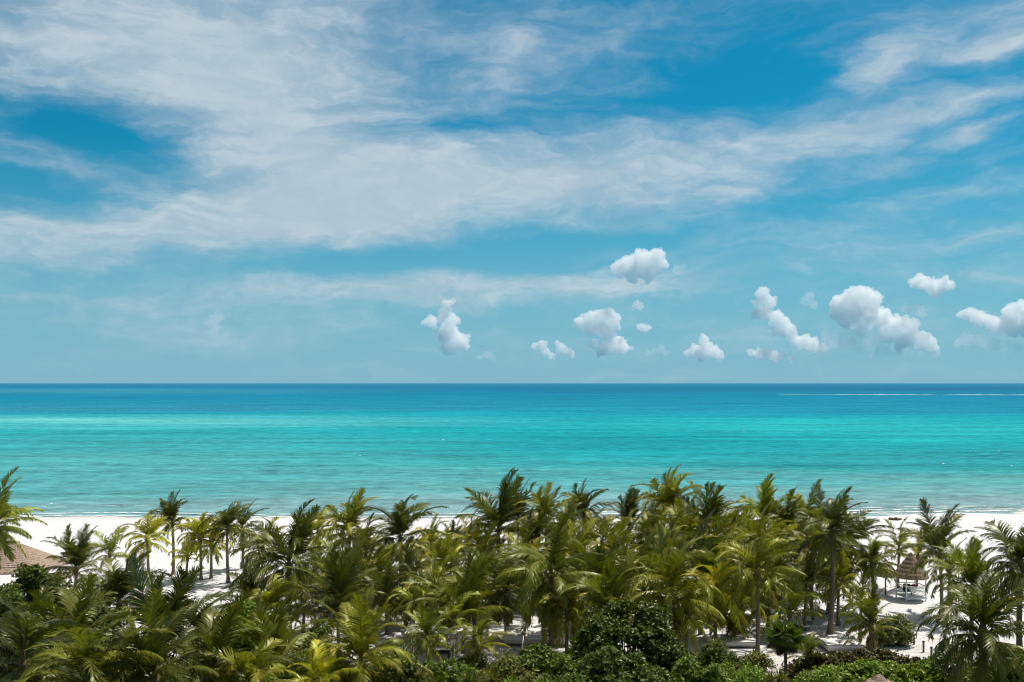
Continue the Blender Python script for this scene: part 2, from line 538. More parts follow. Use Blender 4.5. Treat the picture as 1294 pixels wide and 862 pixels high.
    d = N.n('ShaderNodeBsdfDiffuse')
    N.link(hsv.outputs[0], d.inputs[0])
    N.link(b.outputs[0], d.inputs['Normal'])
    gl = N.n('ShaderNodeBsdfGlossy')
    gl.inputs['Roughness'].default_value = 0.25
    N.link(b.outputs[0], gl.inputs['Normal'])
    mx = N.n('ShaderNodeMixShader')
    mx.inputs[0].default_value = 0.045
    N.link(d.outputs[0], mx.inputs[1])
    N.link(gl.outputs[0], mx.inputs[2])
    o = N.n('ShaderNodeOutputMaterial')
    N.link(mx.outputs[0], o.inputs[0])
    tag(obj('sea', me, m), kind='structure')


def mat_foam():
    m, N = mat_new('sea_foam')
    geo = N.n('ShaderNodeNewGeometry')
    f = N.noise(N.mapping(geo.outputs['Position'], scale=(0.35, 1.0, 1)), 1.2, 7, 0.65)
    d = N.n('ShaderNodeBsdfPrincipled')
    d.inputs['Base Color'].default_value = (0.80, 0.82, 0.83, 1)
    d.inputs['Roughness'].default_value = 0.9
    t = N.n('ShaderNodeBsdfTransparent')
    mx = N.n('ShaderNodeMixShader')
    N.link(N.smooth(f, 0.40, 0.58), mx.inputs[0])
    N.link(t.outputs[0], mx.inputs[1])
    N.link(d.outputs[0], mx.inputs[2])
    o = N.n('ShaderNodeOutputMaterial')
    N.link(mx.outputs[0], o.inputs[0])
    return m


def build_foam():
    M['foam'] = mat_foam()
    rnd = random.Random(4)
    mb = MB()
    # wavelets running up the sand
    for off, wid, gap, x0, x1 in ((0.6, 2.4, 0.0, -130, 150), (3.2, 1.2, 0.3, -130, 150), (6.5, 0.9, 0.45, 20, 150), (9.5, 0.7, 0.7, 40, 150), (12.0, 0.6, 0.75, -130, 30)):
        x = x0
        V, F = [], []
        xs = np.arange(x0, x1, 1.0)
        for x in xs:
            a = noise.noise(Vector((x * 0.05, off, 2))) + 0.4 * noise.noise(Vector((x * 0.23, off, 5)))
            on = noise.noise(Vector((x * 0.04, off * 3, 11))) * 0.5 + 0.5
            w = wid * (0.7 + 0.6 * a) * (1.0 if on > gap else 0.02)
            y = shore(x) + off + 1.3 * a
            z = SEA + 0.06 + (0.05 if off < 2 else 0.12)
            V += [(x, y - w * .5, z - 0.02), (x, y, z + 0.03), (x, y + w * .5, z - 0.02)]
        n = len(xs)
        for i in range(n - 1):
            F += [(3 * i, 3 * i + 3, 3 * i + 4, 3 * i + 1), (3 * i + 1, 3 * i + 4, 3 * i + 5, 3 * i + 2)]
        mb.add(V, F)
    tag(mb.build('shore_foam', M['foam'], smooth=True), 'thin white foam of small waves washing onto the sand', 'foam', kind='stuff')
    # surf breaking on the reef near the horizon, right
    mb = MB()
    for x0, x1, y0, w0 in ((470, 555, 1770, 6), (550, 660, 1775, 10), (610, 720, 1762, 16), (705, 748, 1752, 8), (752, 870, 1742, 17), (850, 1010, 1735, 20), (915, 960, 1765, 8)):
        V, F = [], []
        xs = np.linspace(x0, x1, 24)
        for i, x in enumerate(xs):
            e = math.sin(math.pi * (i + 0.3) / 23.6)
            w = 0.38 * w0 * max(0.02, e) ** 0.6 * (0.75 + 0.5 * noise.noise(Vector((x * 0.05, y0, 1))))
            y = y0 + 8 * noise.noise(Vector((x * 0.015, y0, 4)))
            h = 0.10 * w
            V += [(x, y - w * .5, SEA + .02), (x, y - w * 0.1, SEA + h), (x, y + w * .5, SEA + .02)]
        for i in range(23):
            F += [(3 * i, 3 * i + 3, 3 * i + 4, 3 * i + 1), (3 * i + 1, 3 * i + 4, 3 * i + 5, 3 * i + 2)]
        mb.add(V, F)
    M['surf'] = mat_basic('white_surf', (0.8, 0.82, 0.83), 0.9, 0.08, 0.2)
    tag(mb.build('reef_surf', M['surf'], smooth=True), 'broken white line of surf far out near the horizon', 'surf', kind='stuff')
    # small whitecaps
    mb = MB()
    spots = [(825, 605), (733, 611), (1192, 587), (1278, 590), (65, 638), (1262, 571), (1230, 568), (455, 577), (560, 556), (940, 545), (1010, 560), (1105, 498)]
    for px, py in spots:
        Y = FPX * (CAMH - SEA) / (py - HOR)
        X = (px - 647) / FPX * Y
        s = Y / FPX * rnd.uniform(0.7, 1.7)
        V = []
        for i in range(7):
            t = i / 6 * 2 - 1
            w = s * 0.35 * (1 - t * t) + 0.01
            yy = Y + s * 1.2 * t * rnd.uniform(-.3, .3) + w
            V += [(X + t * s, yy - w, SEA + 0.2), (X + t * s, yy, SEA + 0.25 + w * 0.35), (X + t * s, yy + w * .8, SEA + 0.2)]
        F = []
        for i in range(6):
            F += [(3 * i, 3 * i + 3, 3 * i + 4, 3 * i + 1), (3 * i + 1, 3 * i + 4, 3 * i + 5, 3 * i + 2)]
        mb.add(V, F)
    tag(mb.build('whitecaps', M['surf'], smooth=True), 'small scattered white wave crests on the turquoise sea', 'whitecaps', kind='stuff')


build_ground()
build_sea()
build_foam()

# ---------------------------------------------------------------- cumulus clouds over the sea
def mat_cloud(name, dens, alpha):
    m, N = mat_new(name)
    lw = N.n('ShaderNodeLayerWeight')
    lw.inputs[0].default_value = 0.5
    edge = N.math('SUBTRACT', 1.0, lw.outputs['Facing'])
    tc = N.n('ShaderNodeTexCoord')
    f = N.noise(tc.outputs['Object'], 0.02, 6, 0.6)
    a = N.math('MULTIPLY', N.math('POWER', edge, 2.0), N.math('MULTIPLY', N.smooth(f, 0.25, 0.7), alpha))
    d = N.n('ShaderNodeBsdfDiffuse')
    d.inputs[0].default_value = (0.92, 0.92, 0.92, 1)
    t = N.n('ShaderNodeBsdfTranslucent')
    t.inputs[0].default_value = (0.92, 0.92, 0.92, 1)
    dm = N.n('ShaderNodeMixShader')
    dm.inputs[0].default_value = 0.45
    N.link(d.outputs[0], dm.inputs[1])
    N.link(t.outputs[0], dm.inputs[2])
    tr = N.n('ShaderNodeBsdfTransparent')
    mx = N.n('ShaderNodeMixShader')
    N.link(a, mx.inputs[0])
    N.link(tr.outputs[0], mx.inputs[1])
    N.link(dm.outputs[0], mx.inputs[2])
    v = N.n('ShaderNodeVolumeScatter')
    v.inputs['Color'].default_value = (1, 1, 1, 1)
    v.inputs['Density'].default_value = dens
    v.inputs['Anisotropy'].default_value = 0.15
    o = N.n('ShaderNodeOutputMaterial')
    N.link(mx.outputs[0], o.inputs['Surface'])
    N.link(v.outputs[0], o.inputs['Volume'])
    return m


M['cloud'] = mat_cloud('cumulus', 0.0165, 0.04)
M['cloud_thin'] = mat_cloud('thin_cumulus', 0.0032, 0.03)


def ico():
    bm = bmesh.new()
    bmesh.ops.create_icosphere(bm, subdivisions=2, radius=1.0)
    V = [v.co.copy() for v in bm.verts]
    F = [tuple(v.index for v in f.verts) for f in bm.faces]
    bm.free()
    return V, F


ICO = ico()


def cloud(label, blobs, mat='cloud', Y=9000.0, seed=0):
    """blobs: (px, py, radius px) of the puffs; the whole is one billowing closed mesh"""
    rnd = random.Random(seed)
    cx = sum(b[0] for b in blobs) / len(blobs)
    cy = sum(b[1] for b in blobs) / len(blobs)
    c = P(cx, cy, Y)
    mb = MB()
    k = Y / FPX
    for px, py, r in blobs:
        p = P(px, py, Y) - c
        p.y = rnd.uniform(-.6, .6) * r * k
        mb.add([p + v * r * k for v in ICO[0]], ICO[1])
        for _ in range(26):                     # smaller puffs all over it, mostly on the upper side
            d = Vector((rnd.gauss(0, 1), rnd.gauss(0, 1), rnd.gauss(0.3, 0.9))).normalized()
            q = r * k * rnd.uniform(.16, .46)
            o_ = r * k * rnd.uniform(.75, 1.22)
            mb.add([p + d * o_ + v * q for v in ICO[0]], ICO[1])
    me = mesh_from('cumulus_cloud', mb.V, mb.F)
    o = obj('cumulus_cloud', me, None)
    vs = max(1.0 * k, max(b[2] for b in blobs) * k / 12)
    for step in range(2):                       # unite the puffs, roughen them, unite again into one clean closed skin
        mod = o.modifiers.new('r', 'REMESH')
        mod.mode = 'VOXEL'
        mod.voxel_size = vs
        dg = bpy.context.evaluated_depsgraph_get()
        m2 = bpy.data.meshes.new_from_object(o.evaluated_get(dg))
        o.modifiers.clear()
        o.data = m2
        if step == 0:
            for v in m2.vertices:
                q = v.co / (10 * k)
                a = noise.fractal(q * 0.7 + Vector((seed * 7, 0, 0)), 0.8, 2.2, 3)
                v.co = v.co + v.normal * (a * 4.0 + 1.3 * noise.noise(q * 2.6)) * k
    m2.name = 'cumulus_cloud'
    m2.polygons.foreach_set('use_smooth', [True] * len(m2.polygons))
    m2.materials.clear()
    m2.materials.append(M[mat])
    o.location = c
    tag(o, label, 'cloud', 'puffy clouds low over the sea')
    return o


CLOUDS = [
    ('tall ragged white cumulus standing alone left of the other bright puffs', 'cloud',
     [(566, 385, 6), (572, 382, 4), (560, 394, 6), (545, 407, 7), (535, 408, 4), (556, 404, 6), (571, 405, 9), (567, 416, 10), (563, 425, 9), (575, 430, 11), (584, 434, 9), (566, 442, 8), (588, 438, 5)]),
    ('compact bright cumulus floating highest above the sea, with a flat grey base', 'cloud',
     [(783, 340, 9), (795, 334, 11), (808, 333, 13), (820, 329, 12), (831, 322, 8), (834, 332, 9), (800, 345, 10), (815, 345, 10), (826, 340, 9)]),
    ('lumpy ring shaped cumulus below the highest compact cloud', 'cloud',
     [(734, 408, 8), (745, 404, 8), (757, 402, 9), (768, 397, 8), (773, 408, 10), (768, 420, 11), (780, 434, 9), (787, 440, 9), (770, 438, 9), (752, 434, 6), (745, 418, 7), (758, 416, 9), (762, 444, 7)]),
    ('tiny round puff just above the lumpy ring shaped cloud', 'cloud', [(803, 387, 5), (808, 388, 5), (806, 385, 4)]),
    ('tiny flat puff right of the lumpy ring shaped cloud', 'cloud', [(810, 413, 4), (816, 415, 5), (821, 414, 3)]),
    ('tiny faint puff right of the compact highest cloud', 'cloud_thin', [(857, 340, 6), (861, 338, 4)]),
    ('faint low puff left of the lumpy ring shaped cloud', 'cloud', [(676, 438, 5), (684, 437, 6), (690, 444, 5), (697, 449, 4)]),
    ('thin slanting wisp of cumulus between faint puff and lumpy cloud', 'cloud', [(704, 434, 4), (709, 438, 5), (716, 443, 5), (722, 448, 4)]),
    ('small peaked cumulus low above the horizon beside the long leaning cloud', 'cloud',
     [(889, 431, 6), (892, 439, 8), (880, 443, 8), (871, 447, 6), (901, 445, 8), (909, 449, 5), (887, 450, 6)]),
    ('long leaning cumulus tower sloping down to the right', 'cloud',
     [(964, 371, 7), (960, 384, 7), (972, 382, 8), (955, 396, 6), (968, 396, 9), (980, 402, 9), (991, 406, 8), (984, 416, 9), (998, 419, 9), (1004, 430, 8), (1016, 432, 9), (1028, 437, 8), (1040, 440, 6)]),
    ('largest heaped white cumulus with grey shaded underside', 'cloud',
     [(1058, 384, 9), (1056, 397, 9), (1068, 380, 10), (1080, 375, 10), (1092, 374, 11), (1101, 380, 10), (1098, 393, 13), (1080, 395, 14), (1108, 403, 12), (1092, 410, 13), (1122, 408, 10), (1132, 410, 10),
      (1146, 412, 11), (1155, 412, 8), (1150, 424, 10), (1125, 422, 12), (1165, 432, 9), (1176, 438, 8), (1068, 407, 8), (1140, 432, 9)]),
    ('rounded two lobed white cumulus floating above the largest heap', 'cloud',
     [(1159, 358, 8), (1167, 355, 9), (1174, 362, 9), (1185, 361, 7), (1194, 359, 8), (1202, 361, 6), (1180, 368, 8)]),
    ('broad cumulus bank cut by the right edge of the sky', 'cloud',
     [(1217, 398, 6), (1228, 398, 8), (1240, 404, 9), (1253, 408, 9), (1266, 412, 10), (1280, 416, 11), (1282, 396, 10), (1292, 392, 10), (1296, 410, 12), (1305, 400, 12), (1276, 404, 8)]),
    ('low flat cumulus under the long leaning tower', 'cloud', [(948, 446, 5), (958, 447, 6), (968, 447, 7), (978, 449, 6), (986, 451, 5), (1000, 453, 4)]),
    ('long low flat cumulus under the largest heap', 'cloud_thin', [(1052, 436, 5), (1062, 436, 6), (1074, 434, 7), (1084, 439, 6), (1094, 442, 6), (1106, 444, 6), (1120, 445, 6), (1134, 446, 5)]),
    ('low hazy cumulus under the bank at the right edge', 'cloud_thin', [(1210, 434, 6), (1222, 430, 8), (1234, 430, 8), (1246, 433, 8), (1258, 436, 8), (1272, 438, 7), (1286, 440, 6)]),
    ('thin hazy cloud bank stretched low beneath the largest heap, right of centre', 'cloud_thin', [(1046, 425, 8), (1060, 428, 9), (1078, 428, 9), (1098, 430, 9), (1116, 434, 9), (1160, 446, 6), (1180, 447, 6), (1140, 443, 7)]),
    ('faint torn puffs low on the horizon left of the peaked cumulus', 'cloud_thin', [(826, 445, 4), (834, 441, 5), (842, 446, 4), (820, 447, 4)]),
    ('faint low puffs on the horizon right of the tall ragged cumulus', 'cloud_thin', [(606, 452, 4), (614, 449, 5), (622, 453, 4)]),
    ('faint ragged puff between leaning tower and largest heap', 'cloud_thin', [(1017, 381, 6), (1024, 376, 6), (1026, 384, 6)]),
    ('faint wispy puff hanging below the two lobed cloud', 'cloud_thin', [(1146, 390, 6), (1158, 394, 7), (1168, 396, 6)]),
    ('faint grey cumulus alone over the left half of the sea', 'cloud_thin', [(268, 408, 8), (276, 402, 6), (288, 398, 4), (272, 416, 7), (284, 424, 5)]),
]
for i, (lab, mt, bl) in enumerate(CLOUDS):
    cloud(lab, bl, mt, seed=i + 1)
# ---------------------------------------------------------------- coconut palms
FROND = {}


def frond_mesh(e0, bend, vee, grav, seed, n=66, half=0.235):
    """one feather leaf of unit length: arching midrib, narrow leaflets on both sides that hang with their weight"""
    rnd = random.Random(seed)
    V, F = [], []
    S = 22
    pts, tans = [Vector((0, 0, 0))], []
    side = rnd.uniform(-.10, .10)
    for i in range(S):
        s = (i + .5) / S
        th = e0 - bend * (0.35 * s + 0.65 * s ** 1.7)
        t = Vector((math.cos(th), side * s, math.sin(th))).normalized()
        tans.append(t)
        pts.append(pts[-1] + t / S)
    tans.append(tans[-1])

    def at(s):
        f = s * S
        i = min(S - 1, int(f))
        return pts[i].lerp(pts[i + 1], f - i), tans[i].lerp(tans[i + 1], f - i).normalized()
    twist = rnd.uniform(-.5, .5)
    for i in range(0, S + 1, 2):                       # midrib
        p, t = at(i / S)
        b = Vector((0, 1, 0))
        nn = b.cross(t) * -1
        r = 0.0085 * (1 - 0.82 * i / S)
        V += [p + b * r, p + nn * r * .8, p - b * r, p - nn * r * .8]
    m = S // 2
    for i in range(m):
        for k in range(4):
            F.append((i * 4 + k, i * 4 + (k + 1) % 4, i * 4 + 4 + (k + 1) % 4, i * 4 + 4 + k))
    down = Vector((0, 0, -1))
    for sd in (-1, 1):
        for j in range(n):
            s = 0.13 + 0.87 * (j + rnd.uniform(-.3, .3)) / n
            s = max(.12, min(.99, s))
            if rnd.random() < 0.05 or noise.noise(Vector((s * 9, sd * 3.0, seed * 1.7))) > 0.36:
                continue                                   # torn gaps
            p, t = at(s)
            B = Vector((0, 1, 0)) * sd
            Nn = t.cross(Vector((0, 1, 0))) * -1
            if Nn.z < 0 and e0 > -0.3 and abs(t.z) < 0.9:
                Nn = -Nn
            tw = twist * s
            B2 = B * math.cos(tw * sd) + Nn * math.sin(tw * sd)
            l = half * (0.55 + 0.45 * math.sin(min(1, s * 2.6) * math.pi / 2)) * (1 - 0.62 * max(0, (s - .45) / .55) ** 1.5) * rnd.uniform(.85, 1.1)
            ang = R(62 - 34 * s) + rnd.uniform(-.12, .12) + .35 * noise.noise(Vector((s * 11, sd * 2.0, seed * 2.3)))
            d = t * math.cos(ang) + (B2 * math.cos(vee) + Nn * math.sin(vee)) * math.sin(ang)
            d.normalize()
            wd = 0.0155 * (1 - 0.3 * s)
            base = len(V)
            q = p.copy()
            seg = (0.34, 0.36, 0.30)
            wds = (0.75, 1.0, 0.72, 0.0)
            tuft = noise.noise(Vector((s * 14, sd * 5.0, seed * 0.9)))
            g = grav * max(.15, 1 + 1.1 * tuft) * rnd.uniform(.7, 1.35)
            for a in range(4):
                wv = t - d * t.dot(d)
                if wv.length < 1e-3:
                    wv = Vector((0, 0, 1))
                wv.normalize()
                w = wd * wds[a] * .5
                if a < 3:
                    V += [q - wv * w, q + wv * w]
                else:
                    V.append(q)
                if a < 3:
                    q = q + d * l * seg[a]
                    d = (d + down * g * (0.5 + .6 * a)).normalized()
            F += [(base, base + 1, base + 3, base + 2), (base + 2, base + 3, base + 5, base + 4), (base + 4, base + 5, base + 6)]
    me = mesh_from('frond', V, F)
    me.materials.append(M['frond'])
    return me


# elevation class -> (droop choices)
BENDS = {84: (42, 96), 66: (66, 115), 48: (74, 122), 30: (70, 115), 10: (58, 98), -15: (45, 70), -45: (30, 45), -72: (12, 18)}


def get_frond(el, hi, seed):
    e = min(BENDS, key=lambda k: abs(k - el))
    key = (e, hi, seed)
    if key not in FROND:
        vee = R(22) if e > 60 else R(0) if e > 20 else R(-22) if e > -20 else R(-10)
        grav = 0.30 if e > 80 else 0.55 if e > 60 else 0.9 if e > 20 else 1.0 if e > -30 else 0.6
        FROND[key] = frond_mesh(R(e), R(BENDS[e][1 if hi else 0]), vee, grav, hash((e, hi, seed)) % 9999)
    return FROND[key], el - e


def bulb_mesh():
    mb = MB()
    prof = [(-0.55, .11), (-0.35, .15), (-.1, .19), (.15, .17), (.4, .10), (.75, .05), (1.15, .02)]
    mb.tube([(0.0, 0.0, z) for z, _ in prof], [r for _, r in prof], 9)
    rnd = random.Random(2)
    for k in range(11):                                   # stubs of old leaf bases
        a = k * 2.4
        e = rnd.uniform(-.2, .7)
        d = Vector((math.cos(a) * math.cos(e), math.sin(a) * math.cos(e), math.sin(e)))
        p = Vector((0, 0, -.35 + .05 * k))
        mb.tube([p, p + d * .3, p + d * .45 + Vector((0, 0, .06))], [.06, .045, .02], 5)
    return mesh_from('crown', mb.V, mb.F, True)


def nuts_mesh(seed):
    rnd = random.Random(seed)
    mb = MB()
    for k in range(8):
        a = rnd.uniform(0, 6.3)
        c = Vector((math.cos(a) * .27, math.sin(a) * .27, -.25 - rnd.uniform(0, .35)))
        mb.add([c + Vector((v.x * .12, v.y * .12, v.z * .15)) for v in ICO1[0]], ICO1[1])
    return mesh_from('coconut_bunch', mb.V, mb.F, True)


def _ico1():
    bm = bmesh.new()
    bmesh.ops.create_icosphere(bm, subdivisions=2, radius=1.0)
    r = [v.co.copy() for v in bm.verts], [tuple(v.index for v in f.verts) for f in bm.faces]
    bm.free()
    return r


ICO1 = _ico1()
BULB = bulb_mesh()
BULB.materials.append(M['fibre'])
NUTS = nuts_mesh(3)
NUTS.materials.append(M['coconut'])
TINT = {'D': (0.118, 0.126, 0.017), 'M': (0.200, 0.210, 0.022), 'O': (0.280, 0.265, 0.026), 'Y': (0.46, 0.42, 0.032), 'F': (0.29, 0.310, 0.038), 'G': (0.100, 0.115, 0.026)}
GA = 2.39996
# style: (fronds, top elevation, lowest elevation, exponent, chance of strong arch)
STYLE = {'full': (36, 89, -55, 1.2, .5), 'up': (30, 89, -5, 1.5, .3), 'vase': (30, 89, 0, 1.7, .25), 'droop': (36, 86, -75, 1.15, .55), 'dome': (38, 89, -20, 1.5, .8),
         'young': (16, 88, -5, 1.1, .6), 'arch': (30, 88, -40, 1.25, .75)}


def palm(cx, cy, Y, rad, style, tint, label, lean=0.0, nuts=0, dead=0, wind=0.0, trunk='trunk', group='coconut palms along the beach', thick=1.0, seed=None):
    seed = seed if seed is not None else int(cx * 7 + cy * 13)
    rnd = random.Random(seed)
    top = P(cx, cy, Y)
    top.z = max(1.2, top.z - .16 * rad)
    bx = top.x + lean
    by = Y + rnd.uniform(-.5, .5)
    bz = ground_z(bx, by) - 0.05
    root = thing('palm_tree', label, 'palm tree', (bx, by, bz), 0, group)
    loc = Vector((top.x - bx, Y - by, top.z - bz))
    h = loc.z
    mb = MB()
    n = 14
    pts, rr = [], []
    wob = rnd.uniform(-.15, .15)
    for i in range(n + 1):
        t = i / n
        e = t ** 1.5 if lean else t
        pts.append(Vector((loc.x * e + wob * math.sin(t * math.pi) * h * .1, loc.y * t, (h - .35) * t)))
        r = (0.115 + 0.05 * (1 - t) + 0.11 * max(0, .10 - t) * 10 * .9) * thick * (0.75 + 0.35 * min(1, h / 7))
        rr.append(r * (1.06 if i % 2 else .97))
    mb.tube(pts, rr, 9)
    mb.build('trunk', M[trunk], root, smooth=True)
    cr = obj('crown', BULB, None, root, loc)
    cr.scale = (thick,) * 3
    ax = Vector((pts[-1] - pts[-2])).normalized()
    nf, e1, e2, ex, hi = STYLE[style]
    nf = max(7, int(nf * rnd.uniform(.88, 1.12)))
    base = TINT[tint]
    a0 = rnd.uniform(0, 6.3)
    gust = rnd.uniform(.5, 1.5)
    for i in range(nf):
        t = (i + .3) / nf
        el = e1 + (e2 - e1) * t ** ex + rnd.uniform(-7, 7)
        azm = a0 + GA * i + rnd.uniform(-.25, .25)
        # the sea wind comes from the right: fronds on the lee side are pressed down and over, those to windward stand up
        lee = -math.cos(azm)
        el += (-11 * lee if lee > 0 else -13 * lee) * gust
        el = min(89, el)
        me, off = get_frond(el, rnd.random() < hi + .35 * lee, rnd.randrange(3))
        f = obj('frond', me, None, cr)
        sc = rad * (1.30 if Y > 76 else 1.12 if Y > 56 else 1.02) * rnd.uniform(.78, 1.14) * (0.80 + 0.2 * math.sin(math.pi * min(1, t + .25)))
        f.scale = (sc / thick,) * 3
        tilt = R(-off)
        f.rotation_euler = (Matrix.Rotation((wind - .10) * rnd.uniform(.5, 1.2), 3, 'Y') @ Matrix.Rotation(azm, 3, 'Z') @ Matrix.Rotation(tilt, 3, 'Y') @ Matrix.Rotation(rnd.uniform(-.45, .45), 3, 'X')).to_euler()
        f.location = (0, 0, .25 - .55 * t)
        old = max(0.0, t - .55) / .45
        y = (0.42, 0.36, 0.03)
        k = old * rnd.uniform(.0, .55)
        v = rnd.uniform(.8, 1.2)
        f.color = (*[(a * (1 - k) + b * k) * v for a, b in zip(base, y)], 1)
    for i in range(dead):
        me, off = get_frond(-72, rnd.random() < .5, i % 2)
        f = obj('dead_frond', me, None, cr)
        f.scale = (rad * .8 / thick,) * 3
        f.rotation_euler = (0, 0, rnd.uniform(0, 6.3))
        f.location = (0, 0, -.35)
        f.color = (0.22, 0.13, 0.04, 1)
    if nuts:
        obj('coconut_bunch', NUTS, None, cr).rotation_euler = (0, 0, rnd.uniform(0, 6))
    return root


